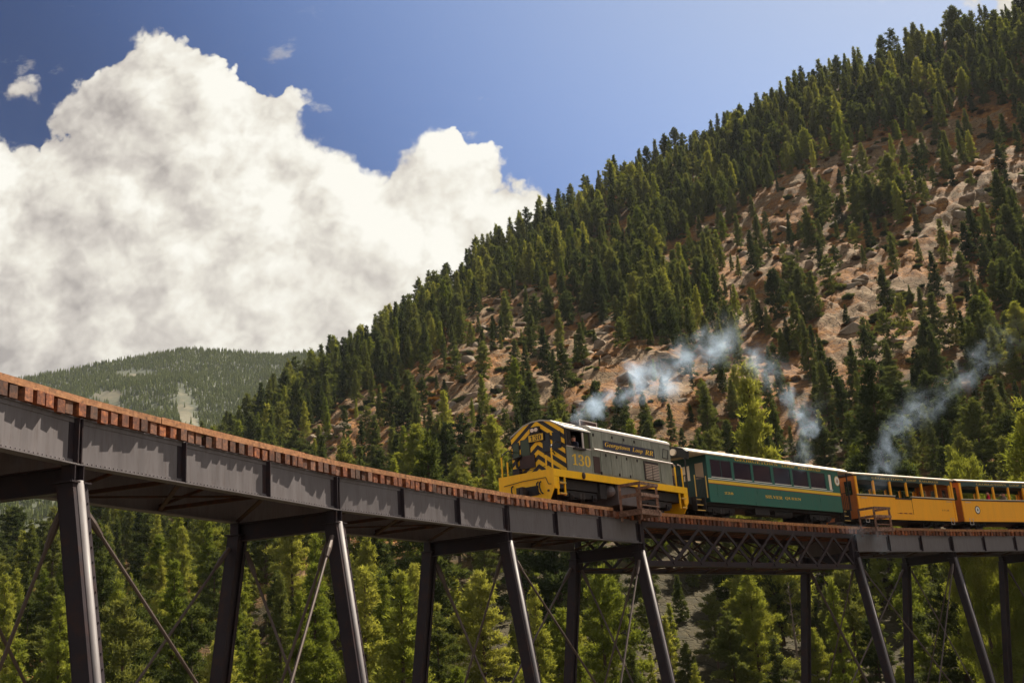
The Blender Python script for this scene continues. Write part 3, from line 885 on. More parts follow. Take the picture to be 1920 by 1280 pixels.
def serif(t, style='bold'):
    up, lo, dg = {'bold': (0x1D400, 0x1D41A, 0x1D7CE), 'bolditalic': (0x1D468, 0x1D482, 0x1D7CE)}[style]
    r = ''
    for c in t:
        if 'A' <= c <= 'Z': r += chr(up + ord(c) - 65)
        elif 'a' <= c <= 'z': r += chr(lo + ord(c) - 97)
        elif '0' <= c <= '9': r += chr(dg + ord(c) - 48)
        else: r += c
    return r
def lettering(text, m, parent, x0, x1, z0, z1, y, face='side', style='bold', name='lettering', shadow=None, bold=0.0, spacing=1.0):
    """flat raised letters filling the box x0..x1, z0..z1; side = facing -y, front = facing -x (x0,x1 then read along -y, y is the x of the plane)"""
    cu = bpy.data.curves.new('letters', 'FONT')
    cu.body = serif(text, style); cu.size = 1.0; cu.extrude = 0.0; cu.offset = bold; cu.space_character = spacing
    to = bpy.data.objects.new('letters', cu); COL.objects.link(to)
    dg = bpy.context.evaluated_depsgraph_get()
    me = bpy.data.meshes.new_from_object(to.evaluated_get(dg))
    bpy.data.objects.remove(to)
    n = len(me.vertices)
    co = np.zeros(n * 3, np.float32); me.vertices.foreach_get('co', co); co = co.reshape(-1, 3)
    if n == 0: return None
    mn, mxx = co.min(0), co.max(0)
    u = (co[:, 0] - mn[0]) / (mxx[0] - mn[0]); v = (co[:, 1] - mn[1]) / (mxx[1] - mn[1])
    out = np.zeros_like(co)
    if face == 'side':
        out[:, 0] = x0 + u * (x1 - x0); out[:, 1] = y; out[:, 2] = z0 + v * (z1 - z0)
    else:
        out[:, 1] = -(x0 + u * (x1 - x0)); out[:, 0] = y; out[:, 2] = z0 + v * (z1 - z0)
    me.vertices.foreach_set('co', out.ravel())
    me.materials.clear(); me.materials.append(m); me.update()
    return link(name, me, parent)

def clip(poly, outline):
    """Sutherland-Hodgman, both convex, outline counter-clockwise"""
    res = poly
    for i in range(len(outline)):
        a, b = outline[i], outline[(i + 1) % len(outline)]
        ins = lambda p: (b[0] - a[0]) * (p[1] - a[1]) - (b[1] - a[1]) * (p[0] - a[0]) >= -1e-9
        new = []
        for j in range(len(res)):
            p, q = res[j], res[(j + 1) % len(res)]
            if ins(p): new.append(p)
            if ins(p) != ins(q):
                x1, y1, x2, y2 = p[0], p[1], q[0], q[1]
                dx, dy = b[0] - a[0], b[1] - a[1]
                t = (dx * (a[1] - y1) - dy * (a[0] - x1)) / (dx * (y2 - y1) - dy * (x2 - x1))
                new.append((x1 + t * (x2 - x1), y1 + t * (y2 - y1)))
        res = new
        if not res: break
    return res

def bogie(parent, x, wb=1.5, r=0.36, gauge=0.457, hw=0.85):
    o = MB().box(x - wb / 2 - .45, x + wb / 2 + .45, -hw - .04, -hw + .08, 0.42, 0.68).box(x - wb / 2 - .45, x + wb / 2 + .45, hw - .08, hw + .04, 0.42, 0.68).box(x - .2, x + .2, -hw, hw, .36, .7).build('bogie', M['under'], parent)
    for k in (-1, 1):
        for y in (-1, 1):
            w_ = MB().tube((x + k * wb / 2, y * (gauge + .02), r), (x + k * wb / 2, y * (gauge + .12), r), r, 18).tube((x + k * wb / 2, y * (gauge - .02), r), (x + k * wb / 2, y * (gauge + .02), r), r + .03, 18)
            w_.tube((x + k * wb / 2, 0, r), (x + k * wb / 2, y * hw, r), .07, 8)
            w_.build('wheel', M['wheel'], o)
            j = MB().box(x + k * wb / 2 - .13, x + k * wb / 2 + .13, y * hw - .11, y * hw + .11, .30, .56); j.ball((x + k * wb / 2, y * (hw + .1), .42), .10, 8, 5)
            j.build('journal_box', M['under'], o)
    for y in (-1, 1):
        sp = MB()
        for k in (-.12, .12): sp.tube((x + k, y * hw, .36), (x + k, y * hw, .62), .09, 8)
        sp.build('spring', M['wheel'], o)
    return o

# ------------------------------------------------------------------ locomotive
loco = vehicle('diesel_locomotive', 25.25, 36.3)
loco.location += loco.rotation_euler.to_matrix() @ Vector((0, 0.10, 0)); loco.scale.y = 1.12
tag(loco, 'yellow and black chevron fronted diesel locomotive numbered 130', 'locomotive')
HW = 1.25
box('underframe', M['under'], loco, .1, 10.9, -1.0, 1.0, .72, 1.13)
box('deck_plate', M['under'], loco, .02, 10.98, -HW + .06, HW - .06, 1.36, 1.42)
for y in (-1, 1):
    MB().box(0.0, 11.0, y * HW - .03, y * HW + .03, 1.13, 1.43).build('side_sill', M['yellow'], loco)
for k, x in ((0, -0.06), (1, 11.0)):
    pl = MB().prism([(-HW - .03, 1.43), (HW + .03, 1.43), (HW + .03, .72), (HW - .22, .20), (-HW + .22, .20), (-HW - .03, .72)], 'x', x, x + .06)
    for y in (-1, 1): pl.box(0.0 if k == 0 else 10.68, .32 if k == 0 else 11.0, y * HW - .02, y * HW + .02, .62, 1.12)
    pl.build('pilot_plate', M['yellow'], loco)
    xs = -1 if k == 0 else 1
    xf = -0.06 if k == 0 else 11.06
    ck = MB(); ck.box(min(xf, xf + xs * .012), max(xf, xf + xs * .012), -.55, .45, .44, .84); ck.build('coupler_pocket', M['under'], loco)
    ck = MB(); ck.beam((xf, 0, .62), (xf + xs * .42, 0, .62), .16, .16); ck.box(min(xf + xs * .3, xf + xs * .52), max(xf + xs * .3, xf + xs * .52), -.16, -.03, .46, .80); ck.box(min(xf + xs * .3, xf + xs * .46), max(xf + xs * .3, xf + xs * .46), .05, .17, .46, .80)
    ck.build('coupler', M['wheel'], loco)
    for y0 in (-.55, -.68, .62):
        h = MB(); h.path([(xf, y0, .98), (xf + xs * .10, y0, .92), (xf + xs * .15, y0 - .02, .74), (xf + xs * .12, y0 - .06, .52), (xf + xs * .07, y0 - .12, .45)], .028, 6); h.build('air_hose', M['under'], loco)
    lv = MB(); lv.path([(xf + xs * .07, 1.0, 1.02), (xf + xs * .07, .1, 1.10), (xf + xs * .07, -.95, 1.10), (xf + xs * .07, -1.05, .82), (xf + xs * .07, -1.18, .80)], .016, 5); lv.build('cut_lever', M['brown'], loco)
    for y0 in (-1.0, 1.0):
        MB().tube((xf, y0, .56), (xf + xs * .03, y0, .56), .05, 8).build('jacking_pad', M['brown'], loco)
    for y in (-1, 1):
        xa = 0.22 if k == 0 else 10.27
        ld = MB()
        for dx in (0, .50): ld.box(xa + dx - .03, xa + dx + .03, y * HW - .03, y * HW + .03, .38, 1.13)
        ld.build('step_ladder', M['yellow'], loco)
        for z in (.40, .84): MB().box(xa + .03, xa + .47, y * HW - .10, y * HW + .06, z, z + .06).build('step_tread', M['gold_dim'], loco)

# cab
OUT = [(-1.25, 1.43), (1.25, 1.43), (1.25, 3.24), (.62, 3.62), (.22, 3.72), (-.22, 3.72), (-.62, 3.62), (-1.25, 3.24)]
cabf = MB().prism(OUT, 'x', 0.95, 1.0).build('cab_front', M['black'], loco)
MB().prism(OUT, 'x', 2.84, 2.89).build('cab_back_wall', M['interior'], loco)
for y in (-1, 1):
    MB().box(1.0, 2.84, y * HW - .025, y * HW + .025, 1.43, 2.49).build('cab_side_panel', M['hood'], loco)
    fr = MB(); fr.box(1.0, 1.10, y * HW - .025, y * HW + .025, 2.49, 3.24); fr.box(2.76, 2.84, y * HW - .025, y * HW + .025, 2.49, 3.24); fr.box(1.10, 2.76, y * HW - .025, y * HW + .025, 3.17, 3.24)
    wf = fr.build('cab_side_window', M['black'], loco)
    MB().box(1.10, 1.42, y * HW - .008, y * HW + .008, 2.50, 3.17).build('window_pane', M['glass'], wf)
    MB().box(2.36, 2.74, y * HW - .012, y * HW + .004, 2.50, 3.17).build('window_pane', M['glass_green'], wf)
    MB().box(2.27, 2.36, y * HW - .02, y * HW + .02, 2.50, 3.17).build('window_sash', M['rail_pink'], wf)
    MB().box(1.02, 2.84, y * (HW + .02) - .025, y * (HW + .02) + .025, 2.455, 2.49).build('window_sill', M['rail_pink'], wf)
    MB().box(1.50, 2.3, y * (HW + .08) - .07, y * (HW + .08) + .07, 2.37, 2.45).build('arm_rest', M['black'], wf)
RO = [(1.31, 3.22), (1.28, 3.30), (.64, 3.68), (.22, 3.78), (-.22, 3.78), (-.64, 3.68), (-1.28, 3.30), (-1.31, 3.22), (-1.25, 3.245), (-.62, 3.625), (-.22, 3.725), (.22, 3.725), (.62, 3.625), (1.25, 3.245)]
rf = MB()
for i in range(7):
    a_, b_ = RO[i], RO[i + 1]; c_, d_ = RO[12 - i] if i < 6 else RO[7], RO[13 - i]
    rf.prism([RO[i], RO[i + 1], RO[12 - i] if 12 - i > 7 else RO[8], RO[13 - i]], 'x', 0.93, 2.92)
rfo = rf.build('cab_roof', M['silver'], loco)
MB().beam((1.05, -1.0, 3.50), (2.9, -1.0, 3.50), .02, .03).build('roof_seam', M['brown'], rfo)
for x, y in ((1.7, .15), (2.0, -.1), (2.3, .2)): MB().tube((x, y, 3.76), (x, y, 3.88), .035, 6).build('roof_fitting', M['brown'], rfo)
# chevrons on the cab front: w runs to the viewer's right
OUTW = [(-y, z) for y, z in OUT][::-1]
ar = sum(OUTW[i][0] * OUTW[(i + 1) % 8][1] - OUTW[(i + 1) % 8][0] * OUTW[i][1] for i in range(8))
if ar < 0: OUTW = OUTW[::-1]
SLP, PER = 0.80, 0.41
for i in range(-1, 11):
    for sg in (-1, 1):
        z0 = 1.50 + i * PER
        q = [(0, z0), (sg * 1.4, z0 - SLP * 1.4), (sg * 1.4, z0 - SLP * 1.4 + PER * .5), (0, z0 + PER * .5)]
        if sg < 0: q = q[::-1]
        c_ = clip(q, OUTW)
        if len(c_) > 2: MB().prism([(-u, v) for u, v in c_], 'x', 0.943, 0.951).build('chevron_stripe', M['yellow'], cabf)
def fwin(w0, w1, z0, z1):
    f = MB().box(.928, .944, -w1 - .03, -w0 + .03, z0 - .03, z1 + .03).build('front_window', M['black'], cabf)
    return f
for (w0, w1, z0, z1, mm) in ((-1.17, -.90, 2.30, 2.96, 'glass_green'), (-.78, -.38, 2.36, 3.03, 'glass_green'), (.27, .58, 2.38, 3.12, 'glass'), (.74, 1.07, 2.44, 3.10, 'glass')):
    f = fwin(w0, w1, z0, z1)
    f = MB().box(.920, .928, -w1, -w0, z0, z1).build('window_pane', M[mm], cabf)
hb = MB().box(.82, .945, -.02, .40, 3.22, 3.50).build('headlight_box', M['black'], loco)
hb.location.y = -.15
for dy in (.10, .28): MB().tube((.80, dy, 3.36), (.822, dy, 3.36), .085, 14).build('headlight_lens', M['lens'], hb)
nb = MB().box(.86, .945, -.36, .38, 2.86, 3.19).build('number_board', M['black'], loco)
MB().box(.852, .860, -.33, .35, 2.885, 3.165).build('board_face', M['gold'], nb)
lettering('130', M['black'], nb, -.27, .25, 2.91, 3.14, .848, 'front')
box('drop_plate', M['brown'], loco, .88, .942, .15, .86, 1.80, 2.34)
box('front_locker', M['black'], loco, .70, .942, .80, 1.10, 1.44, 1.83)
MB().path([(.86, .98, 1.9), (.86, 1.02, 2.25), (.84, .75, 2.36)], .05, 6).build('wiper_hose', M['black'], loco)
lettering('130', M['gold'], loco, 1.36, 2.74, 1.70, 2.18, -HW - .028)
# front handrails
for y in (-1, 1):
    for (y0, y1, h) in ((1.17, .72, 2.40), (.90, .60, 2.05)):
        if (y0 < 1): pts = [(.06, y * y0, 1.43), (.06, y * y0, h), (.12, y * (y0 - .08), h + .08), (.78, y * (y0 - .10), h + .26), (.92, y * (y0 - .12), h + .15)]
        else: pts = [(.06, y * y0, 1.43), (.06, y * y0, h - .1), (.10, y * (y0 - .03), h), (.50, y * (y0 - .02), h + .22), (.90, y * (y0 - .02), h + .20)]
        hr = MB().path(pts[:2], .034, 8).build('handrail_post', M['yellow'], loco)
        MB().path(pts[1:], .026, 6).build('grab_rail', M['black'], hr)
ch = MB().path([(.05, 1.1, 1.62), (.04, .5, 1.56), (.04, 0, 1.53), (.04, -.5, 1.56), (.05, -1.1, 1.62)], .014, 5).build('safety_chain', M['brown'], loco)

# hood
HO = [(-HW, 1.43), (HW, 1.43), (HW, 3.40), (-HW, 3.40)]
hood = MB().prism(HO, 'x', 2.90, 9.78).build('hood', M['hood'], loco)
HR = [(HW + .02, 3.40), (HW, 3.50), (1.08, 3.60), (.6, 3.68), (0, 3.71), (-.6, 3.68), (-1.08, 3.60), (-HW, 3.50), (-HW - .02, 3.40)]
MB().prism(HR, 'x', 2.92, 9.80).build('hood_roof', M['silver'], loco)
MB().box(2.92, 9.8, -HW - .035, -HW - .0, 3.385, 3.41).build('gutter', M['rail_pink'], hood)
xs = [3.58, 4.42, 5.26, 6.10, 6.94]
for i, x in enumerate(xs[:-1]):
    for y in (-1, 1): MB().box(x + .02, xs[i + 1] - .02, y * (HW + .010) - .012, y * (HW + .010) + .012, 1.50, 2.44).build('hood_door', M['hood2'], loco)
xu = [2.96, 3.82, 4.66, 5.50, 6.34, 7.18, 8.02, 8.74, 9.74]
for i, x in enumerate(xu[:-1]):
    for y in (-1, 1): MB().box(x + .015, xu[i + 1] - .015, y * (HW + .009) - .010, y * (HW + .009) + .010, 2.58, 3.36).build('upper_panel', M['hood2'], loco)
for y in (-1, 1):
    MB().box(3.02, 3.50, y * (HW + .010) - .012, y * (HW + .010) + .012, 1.50, 2.22).build('access_door', M['brown'], loco)
    for x, z in ((3.12, 3.16), (4.63, 3.20), (5.6, 3.20), (6.5, 3.20), (4.0, 2.34), (4.86, 2.34), (5.7, 2.34), (5.0, 1.56), (5.9, 1.56), (3.55, 1.52), (6.6, 2.34)):
        MB().box(x - .035, x + .035, y * (HW + .035) - .02, y * (HW + .035) + .02, z - .06, z + .06).build('door_latch', M['black'], loco)
    lb = MB().box(7.20, 8.50, y * (HW + .008) - .01, y * (HW + .008) + .01, 1.52, 2.40).build('louvre_frame', M['black'], loco)
    for c in (0, 1):
        for i in range(10):
            x0 = 7.27 + c * .62
            z = 1.58 + i * .074
            MB().add([(x0, y * (HW + .022), z), (x0 + .54, y * (HW + .022), z), (x0 + .54, y * (HW + .060), z - .014), (x0, y * (HW + .060), z - .014), (x0, y * (HW + .022), z + .034), (x0 + .54, y * (HW + .022), z + .034), (x0 + .54, y * (HW + .060), z + .018), (x0, y * (HW + .060), z + .018)], MB.BF) if False else None
            mb = MB(); mb.add([(x0, y * (HW + .020), z), (x0 + .54, y * (HW + .020), z), (x0 + .54, y * (HW + .060), z - .014), (x0, y * (HW + .060), z - .014), (x0, y * (HW + .020), z + .034), (x0 + .54, y * (HW + .020), z + .034), (x0 + .54, y * (HW + .060), z + .020), (x0, y * (HW + .060), z + .020)], MB.BF)
            mb.build('louvre_slat', M['slat'], lb)
    MB().path([(2.98, y * (HW + .10), 2.50), (9.7, y * (HW + .10), 2.47), (10.0, y * (HW + .06), 2.40)], .030, 6).build('handrail', M['rail_pink'], loco)
    MB().box(3.88, 8.22, y * (HW + .030) - .008, y * (HW + .030) + .008, 2.62, 3.0).build('name_board', M['navy'], loco)
    gb = MB().box(8.7, 9.1, y * (HW + .012) - .015, y * (HW + .012) + .015, 1.48, 2.40)
    gb.build('corner_panel', M['hood2'], loco)
    st = MB().path([(8.95, y * (HW + .03), 2.70), (9.1, y * (HW + .03), 3.15), (9.55, y * (HW + .03), 3.12), (9.45, y * (HW + .03), 2.68), (8.95, y * (HW + .03), 2.70)], .02, 5); st.build('grab_iron', M['black'], loco)
lettering('Georgetown', M['gold'], loco, 3.98, 6.05, 2.68, 2.94, -HW - .042, style='bolditalic')
lettering('Loop', M['gold'], loco, 6.25, 7.15, 2.68, 2.92, -HW - .042, style='bolditalic')
lettering('RR', M['gold'], loco, 7.35, 8.10, 2.70, 2.92, -HW - .042, style='bolditalic')
rb = MB().box(2.98, 4.30, -.78, .78, 3.56, 3.92).build('exhaust_housing', M['brown'], loco)
fr = MB()
for (a_, b_) in (((2.98, 3.90), (4.30, 3.90)), ((2.98, 3.60), (2.98, 3.92)), ((4.30, 3.60), (4.30, 3.92))): fr.beam((a_[0], -.79, a_[1]), (b_[0], -.79, b_[1]), .03, .04, up=(0, 1, 0))
fr.build('housing_edge', M['rail_pink'], rb)
MB().box(4.4, 5.6, -.5, .5, 3.69, 3.76).build('roof_hatch', M['silver'], loco)
MB().tube((8.6, 0, 3.68), (8.6, 0, 3.85), .10, 10).build('exhaust_stack', M['brown'], loco)
MB().box(9.78, 9.82, -.6, .6, 1.5, 3.1).build('rear_door', M['hood2'], loco)
MB().box(9.79, 10.25, -1.1, -.35, 1.43, 1.98).build('rear_locker', M['brown'], loco)
for y in (-1, 1):
    for x in (10.22, 10.88):
        hp = MB().path([(x, y * 1.18, 1.43), (x, y * 1.18, 2.38)], .036, 8).build('handrail_post', M['yellow'], loco)
        MB().path([(x, y * 1.18, 2.38), (x - .10, y * 1.18, 2.50), (x - .35, y * 1.18, 2.52)], .028, 6).build('grab_rail', M['rail_pink'], hp)
# below the frame
bogie(loco, 2.45, 1.7, .42, hw=.9); bogie(loco, 8.75, 1.7, .42, hw=.9)
MB().box(5.0, 6.7, -1.12, 1.12, .28, 1.12).build('fuel_tank', M['tank'], loco)
MB().tube((4.45, -1.05, .82), (4.45, 1.05, .82), .24, 12).ball((4.45, -1.05, .82), .24, 12, 7).build('air_reservoir', M['tank'], loco)
MB().box(3.6, 4.1, -1.1, -.7, .45, 1.1).build('battery_box', M['under'], loco)
MB().box(6.85, 7.5, -1.1, -.7, .5, 1.1).build('battery_box', M['under'], loco)
MB().ball((2.08, -HW - .06, 1.29), .13, 10, 7, (.8, .5, 1.2)).build('marker_lamp', M['brown'], loco)

# ------------------------------------------------------------------ green coach
coach = vehicle('passenger_coach', 36.45, 53.05)
tag(coach, 'dark green passenger coach with cream roof, orange stripe and closed windows', 'railway coach')
HC = 1.30
X0, X1 = 1.75, 15.15
MB().box(.15, 16.4, -1.0, 1.0, .72, 1.0).build('underframe', M['under'], coach)
MB().box(X0, X1, -HC + .06, HC - .06, .95, 1.02).build('floor', M['interior'], coach)
WIN = [(2.05, 3.95), (4.15, 5.80), (5.98, 7.75), (8.0, 9.75), (9.97, 11.65), (11.87, 13.6), (13.95, 14.35)]
for y in (-1, 1):
    yy_ = y * HC
    sd = MB().box(X0, X1, yy_ - .025, yy_ + .025, .84, 2.08); sd.box(X0, X1, yy_ - .025, yy_ + .025, 3.04, 3.26)
    edges = [X0] + [e for w_ in WIN for e in w_] + [X1]
    for a_, b_ in zip(edges[0::2], edges[1::2]): sd.box(a_, b_, yy_ - .025, yy_ + .025, 2.08, 3.04)
    body = sd.build('body_side', M['coach'], coach)
    for i, (a_, b_) in enumerate(WIN):
        wf = MB()
        wf.box(a_, b_, yy_ - .018, yy_ + .018, 2.08, 2.13); wf.box(a_, b_, yy_ - .018, yy_ + .018, 2.99, 3.04)
        wf.box(a_, a_ + .05, yy_ - .018, yy_ + .018, 2.13, 2.99); wf.box(b_ - .05, b_, yy_ - .018, yy_ + .018, 2.13, 2.99)
        if i == 0: wf.box((a_ + b_) / 2 - .025, (a_ + b_) / 2 + .025, yy_ - .018, yy_ + .018, 2.13, 2.99)
        wo_ = wf.build('window', M['coach_dark'], coach)
        MB().box(a_ + .05, b_ - .05, yy_ - .006, yy_ + .006, 2.13, 2.99).build('pane', M['lens'] if i == 6 else M['glass_blue'], wo_)
        MB().box(a_ + .02, b_ - .02, y * (HC + .03) - .012, y * (HC + .03) + .012, 2.085, 2.125).build('window_sill', M['white'], wo_)
    MB().box(X0, X1, y * (HC + .028) - .004, y * (HC + .028) + .004, 1.80, 1.955).build('orange_stripe', M['gold'], coach)
    MB().box(X0, X1, y * (HC + .028) - .004, y * (HC + .028) + .004, 1.765, 1.80).build('red_stripe', M['red'], coach)
    MB().box(X0, X1 - .9, y * (HC + .032) - .008, y * (HC + .032) + .008, 1.995, 2.03).build('belt_rail', M['white'], coach)
    # steps and platform sides
    for xe, sg in ((.62, 1), (15.35, -1)):
        stp = MB()
        for k_, z in enumerate((.98, .70, .42)): stp.box(xe, xe + .75, min(y * 1.0, y * (1.05 + .09 * k_)), max(y * 1.0, y * (1.05 + .09 * k_)) , z - .03, z)
        stp.box(xe - .04, xe, y * 1.15 - .14, y * 1.15 + .14, .40, 1.06); stp.box(xe + .75, xe + .79, y * 1.15 - .14, y * 1.15 + .14, .40, 1.06)
        so = stp.build('step_box', M['under'], coach)
        for k_, z in enumerate((.98, .70, .42)): MB().box(xe + .02, xe + .73, y * (1.06 + .09 * k_) - .012, y * (1.06 + .09 * k_) + .012, z - .035, z + .005).build('step_edge', M['gold_dim'], so)
em = MB().tube((14.93, -HC - .024, 2.66), (14.93, -HC - .038, 2.66), .29, 24).build('emblem', M['gold_dim'], coach)
MB().tube((14.93, -HC - .036, 2.66), (14.93, -HC - .044, 2.66), .25, 24).build('emblem_face', M['white'], em)
MB().prism([(14.80, 2.58), (14.93, 2.52), (15.05, 2.6), (15.02, 2.74), (14.93, 2.80), (14.86, 2.72)], 'y', -HC - .050, -HC - .044).build('emblem_figure', M['tan_cloth'], em)
lettering('GEORGETOWN', M['gold'], coach, 4.35, 8.55, 3.085, 3.245, -HC - .030)
lettering('LOOP', M['gold'], coach, 8.95, 10.35, 3.085, 3.245, -HC - .030)
lettering('RAILROAD', M['gold'], coach, 10.65, 13.15, 3.085, 3.245, -HC - .030)
lettering('SILVER', M['gold'], coach, 6.92, 8.62, 1.28, 1.445, -HC - .030)
lettering('QUEEN', M['gold'], coach, 8.90, 10.55, 1.28, 1.445, -HC - .030)
lettering('228', M['gold'], coach, 3.08, 3.86, 1.29, 1.41, -HC - .030)
for x in (X0, X1 - .06):
    bk = MB().box(x, x + .06, -HC, -.42, .84, 3.3).box(x, x + .06, .42, HC, .84, 3.3).box(x, x + .06, -.42, .42, 3.0, 3.5).build('bulkhead', M['coach_dark'], coach)
    dr = MB().box(x + .01, x + .05, -.42, .42, 1.02, 3.0).build('end_door', M['coach_dark'], coach)
    sx = -1 if x < 5 else 1
    xo = x if x < 5 else x + .06
    MB().box(min(xo, xo + sx * .012), max(xo, xo + sx * .012), -.26, .26, 2.05, 2.8).build('door_glass', M['lens'], dr)
    for y0 in (-.85, .85): MB().box(min(xo, xo + sx * .012), max(xo, xo + sx * .012), y0 - .24, y0 + .24, 2.05, 2.85).build('bulkhead_window', M['tan_cloth'] if x < 5 else M['glass_blue'], bk)
RFC = [(HC + .09, 3.22), (HC + .09, 3.29), (1.15, 3.44), (.75, 3.57), (.35, 3.64), (0, 3.66), (-.35, 3.64), (-.75, 3.57), (-1.15, 3.44), (-HC - .09, 3.29), (-HC - .09, 3.22)]
rr_ = MB().prism(RFC, 'x', .25, 16.3)
e1 = [(y * .97, 3.22 + (z - 3.22) * .72) for y, z in RFC]
rr_.prism(e1, 'x', 16.3, 16.52)
roofc = rr_.build('roof', M['cream'], coach)
for x in (4.4, 10.9, 13.4):
    MB().box(x - .25, x + .25, -.62, -.3, 3.60, 3.70).build('roof_vent', M['cream'], roofc)
he = MB().prism([(HC + .05, 2.86), (HC + .09, 3.24), (1.15, 3.42), (.75, 3.55), (.35, 3.62), (0, 3.64), (-.35, 3.62), (-.75, 3.55), (-1.15, 3.42), (-HC - .09, 3.24), (-HC - .05, 2.86), (-.9, 3.02), (0, 3.08), (.9, 3.02)], 'x', .05, .25).build('end_hood', M['under'], coach)
MB().tube((.05, -.62, 3.30), (-.06, -.62, 3.30), .17, 16).build('end_lamp', M['lens'], he)
for xe in (.10, 16.40):
    rl = MB()
    for y0 in (-1.2, -.62, .62, 1.2): rl.box(xe - .03, xe + .03, y0 - .03, y0 + .03, 1.02, 3.25 if abs(y0) > 1 else 2.1)
    rl.box(xe - .03, xe + .03, -1.2, -.62, 2.06, 2.1).box(xe - .03, xe + .03, .62, 1.2, 2.06, 2.1)
    ro = rl.build('end_railing', M['under'], coach)
    for y0 in list(np.arange(-1.12, -.62, .11)) + list(np.arange(.70, 1.2, .11)): MB().box(xe - .012, xe + .012, y0 - .012, y0 + .012, 1.06, 2.06).build('railing_bar', M['under'], ro)
MB().box(0.0, 16.5, -1.0, 1.0, 1.0, 1.06).build('platform_floor', M['under'], coach)
for y in (-1, 1):
    for x in (.66, 1.62): MB().path([(x, y * 1.27, 1.05), (x, y * 1.27, 2.12)], .03, 6).build('grab_post', M['gold_dim'], coach)
    gt = MB().box(.70, 1.58, y * 1.24 - .012, y * 1.24 + .012, 2.0, 2.05).build('gate_rail', M['under'], coach)
    for x in np.arange(.78, 1.58, .12): MB().box(x - .012, x + .012, y * 1.24 - .012, y * 1.24 + .012, 1.08, 2.0).build('gate_bar', M['under'], gt)
bogie(coach, 3.3, 1.5, .36); bogie(coach, 13.3, 1.5, .36)
for y in (-.8, .8):
    MB().path([(4.6, y, .75), (6.6, y, .48), (10.0, y, .48), (12.0, y, .75)], .02, 5).build('truss_rod', M['under'], coach)
MB().box(6.2, 7.6, -1.05, -.4, .42, .75).build('battery_box', M['under'], coach)
MB().tube((8.4, -.7, .58), (10.2, -.7, .58), .20, 10).build('brake_cylinder', M['under'], coach)

